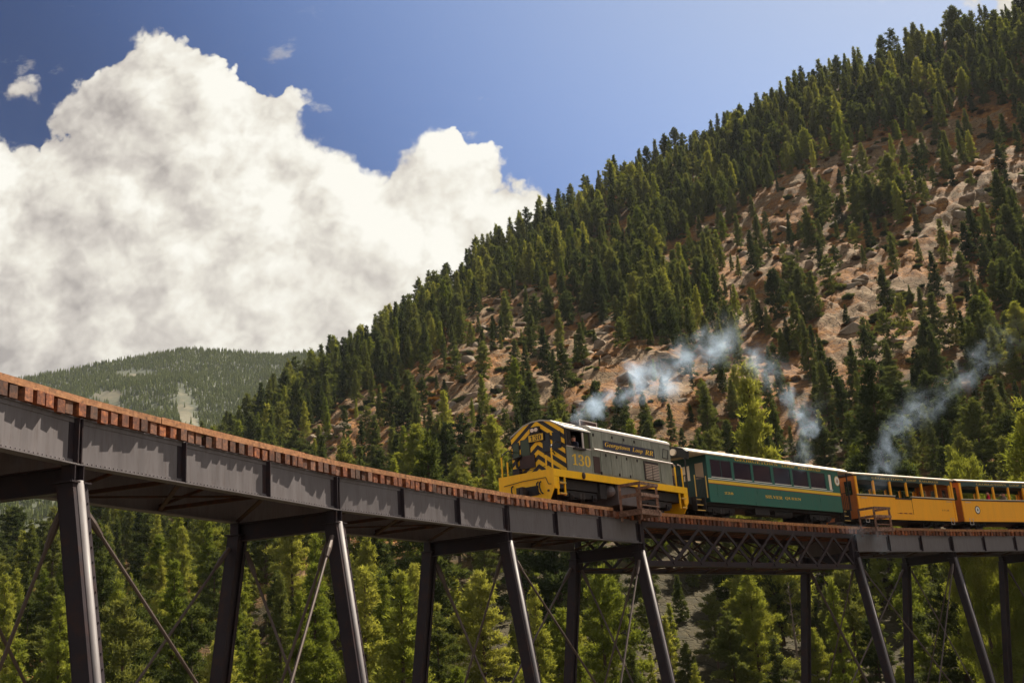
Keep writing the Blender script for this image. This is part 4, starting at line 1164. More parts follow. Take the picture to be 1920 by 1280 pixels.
# ------------------------------------------------------------------ open excursion cars
def excursion(name, s0, L, label, posts, drop):
    c = vehicle(name, s0, s0 + L)
    tag(c, label, 'railway car', 'open excursion cars behind the green coach')
    xa, xb = .15, L - .15
    MB().box(xa, xb, -1.0, 1.0, .50, .80).build('underframe', M['under'], c)
    MB().box(xa, xb, -HC + .04, HC - .04, .80, .86).build('floor', M['interior'], c)
    for y in (-1, 1):
        yy_ = y * HC
        near = y < 0
        bd = MB()
        if drop and near:
            bd.box(xa, drop[0], yy_ - .03, yy_ + .03, .56, 1.92); bd.box(drop[1], xb, yy_ - .03, yy_ + .03, .56, 1.92); bd.box(drop[0], drop[1], yy_ - .03, yy_ + .03, .56, .95)
        else: bd.box(xa, xb, yy_ - .03, yy_ + .03, .56, 1.92)
        bd.build('body_side', M['orange'], c)
        segs = [(xa, drop[0], 1.92), (drop[1], xb, 1.92), (drop[0], drop[1], 1.83)] if (drop and near) else [(xa, xb, 1.92)]
        for a_, b_, z in segs:
            MB().box(a_, b_, y * (HC + .02) - .05, y * (HC + .02) + .05, z, z + .07).build('sill', M['black'], c)
            if z > 1.9: MB().box(a_, b_, y * (HC + .02) - .06, y * (HC + .02) + .06, z + .07, z + .12).build('arm_rail', M['cream'], c)
        if drop and near:
            d_ = MB().box(drop[0] + .02, drop[1] - .02, yy_ - .02, yy_ + .03, .97, 1.82).build('drop_door', M['orange'], c)
            for k_ in range(3):
                x = drop[0] + .35 + k_ * (drop[1] - drop[0] - .7) / 2
                MB().box(x - .12, x + .12, y * (HC + .04) - .012, y * (HC + .04) + .012, .93, .99).build('hinge', M['red'], d_)
            MB().box(drop[1] - .022, drop[1] + .0, y * (HC + .032) - .004, y * (HC + .032) + .004, .9, 1.83).build('door_seam', M['brown'], d_)
        for x in posts: MB().box(x - .075, x + .075, yy_ - .05, yy_ + .05, 2.03, 2.90).build('post', M['orange'], c)
        for x in (xa + .09, xb - .09): MB().box(x - .09, x + .09, yy_ - .06, yy_ + .06, .60, 3.1).build('corner_post', M['orange'], c)
        # board over the openings with low arches
        ps_ = [xa + .18] + list(posts) + [xb - .18]
        lb = MB()
        for a_, b_ in zip(ps_[:-1], ps_[1:]):
            n = 8
            top = [(a_, 3.24), (b_, 3.24)]
            ar_ = [(b_ - (b_ - a_) * i / n, 2.83 + .085 * math.sin(math.pi * i / n) ** .6) for i in range(n + 1)]
            lb.prism(top + ar_, 'y', yy_ - .03, yy_ + .03)
        lb.build('letterboard', M['coach_dark'], c)
        for x in (.85, L - .75):
            MB().path([(x - .17, y * (HC + .05), .78), (x - .17, y * (HC + .05), .36), (x + .17, y * (HC + .05), .36), (x + .17, y * (HC + .05), .78)], .018, 5).build('stirrup_step', M['metal'], c)
            MB().box(x - .35, x + .25, y * (HC + .05) - .015, y * (HC + .05) + .015, 1.80, 1.83).build('grab_iron', M['metal'], c)
    for x in (xa, xb):
        sx = -1 if x < 1 else 1
        w_ = MB()
        for (a_, b_, z0, z1) in ((-HC, -1.08, .6, 3.2), (-.55, -.42, .6, 3.2), (.42, .55, .6, 3.2), (1.08, HC, .6, 3.2), (-1.08, -.55, .6, 2.0), (.55, 1.08, .6, 2.0), (-1.08, -.55, 2.85, 3.2), (.55, 1.08, 2.85, 3.2), (-.42, .42, 2.95, 3.35)):
            w_.box(x - .03, x + .03, a_, b_, z0, z1)
        eo = w_.build('end_wall', M['orange_shade'], c)
        dr = MB().box(x - .02, x + .02, -.42, .42, .86, 2.0).box(x - .02, x + .02, -.42, -.27, 2.0, 2.95).box(x - .02, x + .02, .27, .42, 2.0, 2.95).box(x - .02, x + .02, -.27, .27, 2.80, 2.95).build('end_door', M['orange_shade'], c)
        MB().box(x - .006, x + .006, -.27, .27, 2.0, 2.80).build('door_glass', M['glass_clear'], dr)
        for y0 in (-.815, .815): MB().box(x - .006, x + .006, y0 - .265, y0 + .265, 2.0, 2.85).build('end_glass', M['glass_clear'], eo)
        MB().box(min(x, x + sx * .45), max(x, x + sx * .45), -.15, .15, .5, .72).build('coupler', M['wheel'], c)
    RY = [(HC + .10, 3.18), (HC + .10, 3.26), (1.0, 3.38), (.5, 3.44), (0, 3.46), (-.5, 3.44), (-1.0, 3.38), (-HC - .10, 3.26), (-HC - .10, 3.18)]
    MB().prism(RY, 'x', .0, L).build('roof', M['cream'], c)
    MB().prism([(y * .93, z - .035) for y, z in RY], 'x', -.02, L + .02).build('ceiling', M['interior'], c)
    for i, x in enumerate(np.arange(1.0, L - .8, .86)):
        for y0 in (-.72, .72):
            MB().box(x - .03, x + .03, y0 - .45, y0 + .45, 1.3, 1.86).box(x, x + .42, y0 - .45, y0 + .45, 1.22, 1.28).box(x - .02, x + .06, y0 - .4, y0 + .4, .86, 1.25).build('bench', M['bench'], c)
    bogie(c, 2.0, 1.35, .34); bogie(c, L - 2.0, 1.35, .34)
    return c
car_a = excursion('excursion_car', 53.3, 10.8, 'open sided yellow car with a drop door, coupled behind the green coach', [1.98, 3.70, 5.43, 7.12, 8.71, 10.30], (4.05, 5.80))
lettering('GEORGETOWN', M['gold_dim'], car_a, 1.9, 5.20, 2.985, 3.115, -HC - .035)
lettering('LOOP', M['gold_dim'], car_a, 5.55, 6.65, 2.985, 3.115, -HC - .035)
lettering('RAILROAD', M['gold_dim'], car_a, 6.95, 9.1, 2.985, 3.115, -HC - .035)
lettering('UT 28', M['red'], car_a, 9.05, 9.85, 1.20, 1.30, -HC - .035)
car_b = excursion('excursion_car', 64.55, 10.8, 'open sided yellow car with a round white emblem, last in the picture', [2.05, 3.75, 5.42, 7.12, 8.8, 10.30], None)
lettering('GEORGETOWN', M['gold_dim'], car_b, 2.0, 5.30, 2.985, 3.115, -HC - .035)
lettering('LOOP', M['gold_dim'], car_b, 5.65, 6.75, 2.985, 3.115, -HC - .035)
lettering('RAILROAD', M['gold_dim'], car_b, 7.05, 9.2, 2.985, 3.115, -HC - .035)
em = MB().tube((1.68, -HC - .028, 1.33), (1.68, -HC - .044, 1.33), .27, 24).build('emblem', M['brown'], car_b)
MB().tube((1.68, -HC - .042, 1.33), (1.68, -HC - .052, 1.33), .205, 24).build('emblem_face', M['white'], em)
MB().prism([(1.60, 1.28), (1.68, 1.22), (1.76, 1.30), (1.74, 1.40), (1.68, 1.45), (1.61, 1.38)], 'y', -HC - .058, -HC - .052).build('emblem_figure', M['tank'], em)

# ------------------------------------------------------------------ people
def person(parent_loc, rz, label, shirt, arm='rest', facing=1):
    root = empty('person', parent_loc, rz)
    tag(root, label, 'person')
    # seated figure: x forward, z up from the seat
    P = {'pelvis': (0, 0, .10, .15), 'waist': (-.02, 0, .28, .135), 'chest': (-.01, 0, .48, .155), 'neck': (.01, 0, .64, .06), 'skull': (.03, 0, .76, .118), 'crown': (.03, 0, .86, .105)}
    E_ = [('pelvis', 'waist'), ('waist', 'chest'), ('chest', 'neck'), ('neck', 'skull'), ('skull', 'crown')]
    for sd, y in (('L', .20), ('R', -.20)):
        P['sh' + sd] = (0, y, .56, .07); E_.append(('chest', 'sh' + sd))
        if arm == 'rest' and sd == 'R': el, wr = (.12, y - .10, .36), (.30, y - .14, .34)
        else: el, wr = (.05, y * 1.2, .30), (.25, y, .18)
        P['el' + sd] = (*el, .05); P['wr' + sd] = (*wr, .034); E_ += [('sh' + sd, 'el' + sd), ('el' + sd, 'wr' + sd)]
        for i, (dx, dy, ln) in enumerate(((.10, .035, .03), (.12, .012, .03), (.115, -.012, .03), (.095, -.034, .03), (.05, .06, .03))):
            P['f%d' % i + sd] = (wr[0] + dx, wr[1] + dy, wr[2] - .02, .010); P['k%d' % i + sd] = (wr[0] + dx * .6, wr[1] + dy, wr[2], .013)
            E_ += [('wr' + sd, 'k%d' % i + sd), ('k%d' % i + sd, 'f%d' % i + sd)]
        P['hip' + sd] = (.02, y * .5, .07, .10); P['kn' + sd] = (.44, y * .55, .08, .07); P['an' + sd] = (.46, y * .55, -.34, .045); P['toe' + sd] = (.62, y * .6, -.40, .04)
        E_ += [('pelvis', 'hip' + sd), ('hip' + sd, 'kn' + sd), ('kn' + sd, 'an' + sd), ('an' + sd, 'toe' + sd)]
    names = list(P)
    me = bpy.data.meshes.new('body')
    me.from_pydata([P[k][:3] for k in names], [(names.index(a), names.index(b)) for a, b in E_], [])
    o = link('body', me, root)
    md = o.modifiers.new('skin', 'SKIN'); sub = o.modifiers.new('sub', 'SUBSURF'); sub.levels = sub.render_levels = 1
    for v, k in zip(me.skin_vertices[0].data, names):
        v.radius = (P[k][3], P[k][3]); v.use_root = (k == 'pelvis')
    dg = bpy.context.evaluated_depsgraph_get()
    m2 = bpy.data.meshes.new_from_object(o.evaluated_get(dg))
    o.modifiers.clear(); o.data = m2
    m2.materials.clear()
    for mm in (M['skin'], shirt, M['navy_cloth']): m2.materials.append(mm)
    for p in m2.polygons:
        c = p.center; p.use_smooth = True
        r_hand = min((c - Vector(P['wr' + sd][:3])).length for sd in 'LR')
        p.material_index = 0 if (c.z > .645 or r_hand < .13) else (1 if c.z > .16 else 2)
    hd = MB(); hd.ball((.025, 0, .83), .108, 10, 7, (1, .9, .95)); ho = hd.build('hair', M['hair'], root, smooth=True)
    bm = bmesh.new(); bm.from_mesh(ho.data)
    bmesh.ops.delete(bm, geom=[v for v in bm.verts if v.co.z < .80 and v.co.x > 0.0], context='VERTS'); bm.to_mesh(ho.data); bm.free()
    fc = MB()
    for y in (-.035, .035): fc.ball((.118, y, .775), .014, 6, 4)
    fc.build('eye', M['navy_cloth'], root)
    MB().ball((.132, 0, .745), .018, 6, 4, (1, .7, 1.2)).build('nose', M['skin'], root)
    MB().box(.112, .122, -.028, .028, .700, .708).build('mouth', M['red'], root)
    for y in (-.10, .10): MB().ball((.03, y, .76), .028, 6, 4, (.6, .35, 1)).build('ear', M['skin'], root)
    return root
def seat_at(veh, x, y, z, yaw):
    mw = Matrix.LocRotScale(veh.location, veh.rotation_euler, None)
    return mw @ Vector((x, y, z)), veh.rotation_euler.z + yaw
p_, r_ = seat_at(loco, 2.02, -1.14, 2.14, math.pi * .94)
# one arm hangs out over the cab sill
person(p_, r_, 'engineer in dark clothes leaning an arm on the locomotive cab window sill', M['navy_cloth'], 'left')
MB_arm = None
p_, r_ = seat_at(car_b, 3.55, -1.02, 1.74, math.pi * .75)
person(p_, r_, 'passenger in a bright red top seated in the open yellow car', M['red_cloth'])
p_, r_ = seat_at(car_b, 5.25, -1.02, 1.68, math.pi * .9)
person(p_, r_, 'passenger in a tan top sitting behind the one in red', M['tan_cloth'])

# ================================================================== trees
def mat_leaf(name, c0, c1, c2, trans=0.38):
    m = bpy.data.materials.new(name); m.use_nodes = True
    t = NT(m.node_tree)
    for n in list(t.n): t.n.remove(n)
    out = t.new('ShaderNodeOutputMaterial')
    oi = t.new('ShaderNodeObjectInfo').outputs['Random']
    co = t.new('ShaderNodeTexCoord').outputs['Object']
    n1 = t.noise(t.vmath('ADD', co, t.comb(t.math('MULTIPLY', oi, 60.0), 0.0, 0.0)), 0.55, 4, 0.65)
    v = t.math('ADD', t.math('MULTIPLY', n1, 0.75), t.math('MULTIPLY', oi, 0.5))
    c = t.ramp(v, [(0.30, c0), (0.58, c1), (0.85, c2)])
    d = t.new('ShaderNodeBsdfDiffuse'); tr_ = t.new('ShaderNodeBsdfTranslucent')
    t.l.new(c, d.inputs[0])
    t.l.new(t.mix(1.0, c, (1.20, 1.13, 0.55), 'MULTIPLY'), tr_.inputs[0])
    mx_ = t.new('ShaderNodeMixShader'); mx_.inputs[0].default_value = trans
    t.l.new(d.outputs[0], mx_.inputs[1]); t.l.new(tr_.outputs[0], mx_.inputs[2])
    t.l.new(mx_.outputs[0], out.inputs[0])
    return m
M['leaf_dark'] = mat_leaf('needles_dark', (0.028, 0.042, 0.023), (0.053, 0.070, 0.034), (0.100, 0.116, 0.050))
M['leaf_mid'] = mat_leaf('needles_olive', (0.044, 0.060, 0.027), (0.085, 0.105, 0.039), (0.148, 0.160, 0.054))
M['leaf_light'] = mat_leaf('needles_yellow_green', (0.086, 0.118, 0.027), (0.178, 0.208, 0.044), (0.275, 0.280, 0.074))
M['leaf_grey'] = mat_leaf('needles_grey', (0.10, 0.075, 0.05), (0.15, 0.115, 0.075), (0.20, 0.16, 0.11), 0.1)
M['bark'] = paint('bark', (0.075, 0.045, 0.032), 0.9, 0.35, 2.0)
M['dead'] = paint('dead_wood', (0.20, 0.15, 0.12), 0.9, 0.3, 2.0)

def tri_mesh(name, V, mat):
    """V: (n,3,3) triangles"""
    n = len(V)
    me = bpy.data.meshes.new(name)
    me.vertices.add(3 * n); me.vertices.foreach_set('co', V.reshape(-1).astype(np.float32))
    me.loops.add(3 * n); me.loops.foreach_set('vertex_index', np.arange(3 * n, dtype=np.int32))
    me.polygons.add(n); me.polygons.foreach_set('loop_start', (np.arange(n) * 3).astype(np.int32))
    me.materials.append(mat); me.update(); me.validate()
    return me
def crown_tris(seed, H, RM, form, dens, leaf):
    """needle sprays on whorls of limbs; unit tree of height H"""
    g = np.random.default_rng(seed)
    tips = []; dirs = []; limbs = []
    z = H * form['base']
    lean = g.normal(0, .012, 2) * H
    lob = g.uniform(.72, 1.25, 9)
    while z < H * 0.985:
        t = (z / H - form['base']) / (1 - form['base'])
        prof = min(1.0, (t + .10) / .22) ** .7 * (1 - t) ** form['pw'] * (1 + form['belly'] * math.sin(math.pi * t))
        r = RM * prof + 0.12
        nb = int(g.integers(4, 7)) if t < .85 else 4
        a0 = g.uniform(0, 6.28)
        for b in range(nb):
            a = a0 + b * 6.283 / nb + g.normal(0, .25)
            k = lob[int((a % 6.283) / 6.283 * 8.99)] * g.uniform(.72, 1.12)
            if g.random() < form['gap']: k *= g.uniform(.2, .5)
            L = r * k
            up = form['droop'] + .75 * t + g.normal(0, .10)
            d = np.array([math.cos(a), math.sin(a), up]); d /= np.linalg.norm(d)
            zz = z + g.normal(0, .12)
            o = np.array([lean[0] * t, lean[1] * t, zz])
            limbs.append((o, o + d * L * .85))
            n = max(3, int(dens * L * (1.2 + L * .35)))
            f = 1 - g.random(n) ** 1.7 * .85
            p = o + d * (L * f)[:, None]
            p[:, 2] -= (f ** 2) * L * form['sag']
            p += g.normal(0, 1, (n, 3)) * np.array([.16, .16, .10]) * (0.4 + L * .35)
            tips.append(p); dirs.append(np.tile(d, (n, 1)))
        z += form['gapz'] * (1.05 - .55 * t) * g.uniform(.75, 1.25) * H / 11
    P = np.concatenate(tips); D = np.concatenate(dirs)
    k = 3
    P = np.repeat(P, k, 0); D = np.repeat(D, k, 0)
    n = len(P)
    ax = D * .55 + g.normal(0, .55, (n, 3)) + np.array([0, 0, .28]); ax /= np.linalg.norm(ax, axis=1)[:, None]
    sd = np.cross(ax, g.normal(0, 1, (n, 3))); sd /= np.linalg.norm(sd, axis=1)[:, None]
    ln = leaf * g.uniform(.6, 1.35, n)[:, None]; wd = leaf * .36 * g.uniform(.7, 1.3, n)[:, None]
    P = P + g.normal(0, .06, (n, 3))
    V = np.stack([P - sd * wd * .5, P + sd * wd * .5, P + ax * ln], 1)
    return V, limbs, lean
def trunk_mb(H, r, lean, limbs=(), bare=False):
    m = MB(); n = 6
    pts = [(lean[0] * t, lean[1] * t, H * t) for t in (-.04, .25, .5, .75, .97)]
    rad = [r * 1.15, r * .85, r * .62, r * .36, r * .06]
    for i in range(4): m.tube(pts[i], pts[i + 1], rad[i], n, rad[i + 1])
    for i, (a, b) in enumerate(limbs):
        if bare or i % 2 == 0: m.tube(a, b, r * (.20 if bare else .15), 3, r * .05)
    return m
FORMS = {
    'fir': dict(base=.06, pw=.92, belly=.10, gap=.10, droop=-.10, sag=.16, gapz=.62),
    'narrow': dict(base=.05, pw=.85, belly=.05, gap=.12, droop=-.15, sag=.18, gapz=.60),
    'full': dict(base=.10, pw=.62, belly=.30, gap=.15, droop=.05, sag=.10, gapz=.66),
    'ragged': dict(base=.20, pw=.55, belly=.35, gap=.38, droop=.0, sag=.12, gapz=.85),
    'grand': dict(base=.06, pw=.80, belly=.20, gap=.18, droop=-.05, sag=.14, gapz=.40),
    'round': dict(base=.12, pw=.42, belly=.45, gap=.10, droop=.25, sag=.05, gapz=.60),
}
FW = {'fir': ('conical', .185), 'narrow': ('slim', .135), 'full': ('full', .21), 'ragged': ('ragged', .19), 'round': ('round topped', .26), 'grand': ('tall', .17)}
UH = 10.0
PROTO = []      # (form, tone, crown mesh, trunk mesh, joined object)
hidden = bpy.data.collections.new('tree_kinds')
hid2 = bpy.data.collections.new('tree_kinds_small')
seed = 100
for form, tones in (('fir', ('dark', 'mid', 'light')), ('narrow', ('dark', 'mid', 'light')), ('full', ('dark', 'mid', 'light')), ('ragged', ('dark', 'mid')), ('round', ('light',)), ('grand', ('light',))):
    for k, tone in enumerate(tones):
        for v in range(2 if form in ('fir', 'full', 'narrow') else 1):
            seed += 1
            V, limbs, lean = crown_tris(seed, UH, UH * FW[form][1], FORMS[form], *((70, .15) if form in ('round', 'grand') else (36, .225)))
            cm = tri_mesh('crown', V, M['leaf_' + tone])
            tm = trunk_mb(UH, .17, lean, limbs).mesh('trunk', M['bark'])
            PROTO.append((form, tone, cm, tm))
            # lighter copy for the mass of trees higher up the hill
            V2, l2, ln2 = crown_tris(seed, UH, UH * FW[form][1], FORMS[form], 6.5, .54)
            jm = tri_mesh('tree_kind', V2, M['leaf_' + tone])
            o = bpy.data.objects.new('k%02d' % len(PROTO), jm); hidden.objects.link(o)
for v in range(3):
    V, limbs, lean = crown_tris(500 + v, UH, UH * .17, FORMS['ragged'], 3, .3)
    PROTO.append(('bare', 'grey', None, trunk_mb(UH, .15, lean, limbs, True).mesh('trunk', M['dead'])))

FPX = 2088.36
def project(p):
    p = Vector(p); d = p.dot(_F)
    return 960 + FPX * p.dot(_R2) / d, 640 - FPX * p.dot(_U2) / d, d

# ---- where the trees stand
g = np.random.default_rng(42)
NC = 26000
az = g.uniform(-34, 36, NC); u = g.random(NC)
rb, rr = R_base(az), R_ridge(az) * 1.03
r = np.sqrt((rb - 4) ** 2 + u * (rr ** 2 - (rb - 4) ** 2))
z, rock, _ = hill(az, r)
el = np.degrees(np.arctan2(z, r))
x = r * np.sin(np.radians(az)); y = r * np.cos(np.radians(az))
op = blob(az, el, ROCK) * sstep(.05, .22, (r - R_base(az)) / (R_ridge(az) - R_base(az)))
dens = 1.0 - 0.87 * sstep(.28, .60, op + fbm(x / 30, y / 30, 3, 77) * .30)
keep = g.random(NC) < dens
sp = np.where(rock > .5, 7.0, 4.6) * g.uniform(.8, 1.25, NC) * np.where(r < 170, 0.97, 1.0)
cells = {}; chosen = []
for i in np.nonzero(keep)[0]:
    cx, cy = int(x[i] // 4), int(y[i] // 4); ok = True
    for dx in (-2, -1, 0, 1, 2):
        for dy in (-2, -1, 0, 1, 2):
            for j in cells.get((cx + dx, cy + dy), ()):
                if (x[i] - x[j]) ** 2 + (y[i] - y[j]) ** 2 < min(sp[i], sp[j]) ** 2: ok = False; break
            if not ok: break
        if not ok: break
    if ok:
        cells.setdefault((cx, cy), []).append(i); chosen.append(i)
trees = []
kinds = {}
for i, p in enumerate(PROTO): kinds.setdefault((p[0], p[1]), []).append(i)
tone_n = fbm(x / 40, y / 40, 2, 131)
def near_track(px, py):
    for s_ in range(-20, 96, 3):
        q = deck(float(s_), BW / 2)
        if (px - q.x) ** 2 + (py - q.y) ** 2 < 8.5 ** 2: return True
    return False
for i in chosen:
    if r[i] < 135 and near_track(x[i], y[i]): continue
    low = r[i] < 180
    q = g.random() + tone_n[i] * .5
    near_ridge = el[i] > np.interp(az[i], [a for a, b in RIDGE], [b for a, b in RIDGE]) - 4
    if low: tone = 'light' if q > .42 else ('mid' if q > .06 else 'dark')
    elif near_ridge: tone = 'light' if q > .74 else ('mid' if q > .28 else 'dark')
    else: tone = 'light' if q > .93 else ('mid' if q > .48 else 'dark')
    fsel = g.random()
    if rock[i] > .4: form = 'fir' if fsel < .4 else ('ragged' if fsel < .7 else 'narrow')
    else: form = 'fir' if fsel < .46 else ('narrow' if fsel < .62 else ('full' if fsel < .88 else 'ragged'))
    if form == 'ragged' and tone == 'light': tone = 'mid'
    h = g.uniform(.42, 1.32) * (11.5 if rock[i] < .4 else 9.3) * (1 + .22 * sstep(200, 420, r[i]))
    if g.random() < .10: h *= .5
    if low: h *= 1.02
    ks = kinds[(form, tone)]
    k = ks[int(g.integers(len(ks)))]
    if g.random() < (.05 if rock[i] > .4 else .025): k = len(PROTO) - 1 - int(g.integers(3)); h *= .9
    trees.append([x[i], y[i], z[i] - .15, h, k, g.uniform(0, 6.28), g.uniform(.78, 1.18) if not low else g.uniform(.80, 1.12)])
# single trees that stand out
def special(azd, rad, top_el, form, tone, wide=1.0, v=0):
    zz = float(hill(np.array([azd]), np.array([rad]))[0][0]) if rad > R_base(azd) else BASE_Z
    h = rad * math.tan(R(top_el)) - zz
    trees.append([rad * math.sin(R(azd)), rad * math.cos(R(azd)), zz - .1, h, kinds[(form, tone)][v], 1.0 + azd, wide])
    return len(trees) - 1
SPEC = {}
SPEC[special(12.16, 128, 13.69, 'fir', 'light', .78)] = 'pine with a glowing yellow green top standing in the drifting smoke above the green coach'
SPEC[special(21.51, 96, 7.35, 'round', 'light', 0.5)] = 'small round bright green treetop poking up over the roofs of the two yellow cars'
SPEC[special(24.75, 98, 9.8, 'grand', 'light', 0.9)] = 'tall sunlit yellow green pine rising behind the roof of the last yellow car'
SPEC[special(5.89, 150, 11.25, 'narrow', 'light', .9)] = 'thin pale green young pine just above the locomotive hood'
SPEC[special(-4.74, 120, 11.5, 'fir', 'mid', 1.1)] = 'broad green fir standing alone above the deck ahead of the locomotive front'
SPEC[special(18.0, 150, 12.8, 'fir', 'dark', 1.0)] = 'dark pointed fir above the coupling of the green coach and the first yellow car'
SPEC[special(-8.88, 135, 11.2, 'fir', 'mid', 1.0)] = 'bushy green fir above the empty deck at the foot of the bare tan slope'
SPEC[special(1.6, 118, 10.4, 'full', 'dark', 1.1)] = 'dark dense fir directly behind the yellow chevron cab front'

info = []
for i, (tx, ty, tz, h, k, rz, wd) in enumerate(trees):
    bx, by, bd = project((tx, ty, tz)); hx, hy, _ = project((tx, ty, tz + h))
    vis = -30 < hx < 1950 and hy < 1290 and by > -20 and bd > 1
    info.append((hx, hy, by, FPX * h / bd if bd > 1 else 0, vis))
order = sorted([i for i in range(len(trees)) if info[i][4]], key=lambda i: -info[i][3] - (9999 if i in SPEC else 0))
single = set(order[:292])

DECKPX = sorted([project(deck(float(s_), 0, 1.43))[:2] for s_ in range(-2, 76, 2)])
XB = [-99, 141, 440, 628, 800, 948, 1076, 1205, 1400, 1512, 1602, 1776, 9999]
ZB = ['beyond the thickest column', 'under the first full girder span', 'in front of the second front column', 'behind the second front column', 'in front of the third front column', 'behind the third front column',
      'in front of the fourth front column', 'below the near half of the lattice truss', 'below the far half of the lattice truss', 'at the foot of the lattice truss', 'under the girder past the truss', 'under the yellow cars']
XA = [-99, 520, 760, 930, 1110, 1270, 1430, 1590, 1760, 9999]
ZA = ['by the distant mountain', 'above the empty deck', 'ahead of the locomotive', 'above the locomotive cab', 'above the locomotive hood', 'above the green coach front', 'above the green coach rear', 'above the first yellow car', 'above the last yellow car']
def zone(i):
    hx, hy, by, ph, _ = info[i]
    dy = np.interp(hx, [a for a, b in DECKPX], [b for a, b in DECKPX])
    if hy > dy + 30:
        return ZB[next(j for j in range(len(ZB)) if hx < XB[j + 1])]
    az_, r_ = math.degrees(math.atan2(trees[i][0], trees[i][1])), math.hypot(trees[i][0], trees[i][1])
    f = (r_ - R_base(az_)) / (R_ridge(az_) - R_base(az_))
    lvl = 'low on the slope' if f < .14 else ('midway up' if f < .34 else ('high up' if f < .8 else 'on the skyline'))
    return lvl + ' ' + ZA[next(j for j in range(len(ZA)) if hx < XA[j + 1])]
ORD = ['tallest', 'second tallest', 'third tallest', 'fourth tallest', 'fifth tallest', 'sixth tallest', 'seventh tallest', 'eighth tallest', 'ninth tallest', 'tenth tallest', 'eleventh tallest', 'twelfth tallest'] + [o + ' tallest' for o in 'thirteenth fourteenth fifteenth sixteenth seventeenth eighteenth nineteenth twentieth twenty-first twenty-second twenty-third twenty-fourth twenty-fifth twenty-sixth'.split()] + ['lesser'] * 60
TN = {'dark': 'dark', 'mid': 'olive', 'light': 'yellow green', 'grey': 'bare grey'}
buckets = {}
for i in single:
    if i in SPEC: continue
    p = PROTO[trees[i][4]]
    buckets.setdefault((zone(i), p[0], p[1]), []).append(i)
lab = {}
for (zn, form, tone), ids in buckets.items():
    ids.sort(key=lambda i: -info[i][3])
    for j, i in enumerate(ids):
        kind_ = 'dead tree' if form == 'bare' else FW[form][0] + ' ' + TN[tone] + ' pine'
        if form == 'bare': kind_ = 'bare grey dead tree'
        lab[i] = ((ORD[j] + ' ') if len(ids) > 1 else '') + kind_ + ' ' + zn
for i in sorted(single):
    tx, ty, tz, h, k, rz, wd = trees[i]
    form, tone, cm, tm = PROTO[k]
    e = empty('dead_tree' if cm is None else 'pine_tree', (tx, ty, tz), rz)
    sc_ = h / UH
    e.scale = (sc_ * wd, sc_ * wd, sc_)
    tag(e, SPEC.get(i) or lab[i], 'tree', 'pines and firs on the mountainside')
    link('trunk', tm, e)
    if cm is not None: link('crown', cm, e)

# ---- the rest of the mountainside trees: one mass
rest = [i for i in range(len(trees)) if i not in single and PROTO[trees[i][4]][2] is not None]
pm = bpy.data.meshes.new('forest_points')
pm.vertices.add(len(rest))
A_ = np.array([trees[i] for i in rest], dtype=np.float64)
pm.vertices.foreach_set('co', A_[:, :3].astype(np.float32).ravel())
def attr(nm, typ, vals):
    a = pm.attributes.new(nm, typ, 'POINT'); a.data.foreach_set('value' if typ != 'FLOAT_VECTOR' else 'vector', vals)
attr('kind_index', 'INT', A_[:, 4].astype(np.int32))
attr('turn', 'FLOAT', A_[:, 5].astype(np.float32))
sc3 = np.stack([A_[:, 3] / UH * A_[:, 6], A_[:, 3] / UH * A_[:, 6], A_[:, 3] / UH], -1).astype(np.float32)
attr('size', 'FLOAT_VECTOR', sc3.ravel())
fo = link('pine_forest', pm)
tag(fo, 'mass of smaller pines covering the upper mountainside', 'forest', kind='stuff')
ng = bpy.data.node_groups.new('forest_trees', 'GeometryNodeTree')
ng.interface.new_socket('Geometry', in_out='INPUT', socket_type='NodeSocketGeometry')
ng.interface.new_socket('Geometry', in_out='OUTPUT', socket_type='NodeSocketGeometry')
gn = ng.nodes
gi = gn.new('NodeGroupInput'); go = gn.new('NodeGroupOutput')
m2p = gn.new('GeometryNodeMeshToPoints')
ci = gn.new('GeometryNodeCollectionInfo'); ci.inputs['Collection'].default_value = hidden; ci.inputs['Separate Children'].default_value = True; ci.inputs['Reset Children'].default_value = True
iop = gn.new('GeometryNodeInstanceOnPoints'); iop.inputs['Pick Instance'].default_value = True
def na(nm, typ):
    n = gn.new('GeometryNodeInputNamedAttribute'); n.data_type = typ; n.inputs[0].default_value = nm
    return n.outputs[0]
cx_ = gn.new('ShaderNodeCombineXYZ')
ng.links.new(na('turn', 'FLOAT'), cx_.inputs[2])
ng.links.new(gi.outputs[0], m2p.inputs[0]); ng.links.new(m2p.outputs[0], iop.inputs['Points']); ng.links.new(ci.outputs[0], iop.inputs['Instance'])
ng.links.new(na('kind_index', 'INT'), iop.inputs['Instance Index']); ng.links.new(cx_.outputs[0], iop.inputs['Rotation']); ng.links.new(na('size', 'FLOAT_VECTOR'), iop.inputs['Scale'])
ng.links.new(iop.outputs[0], go.inputs[0])
fo.modifiers.new('trees', 'NODES').node_group = ng

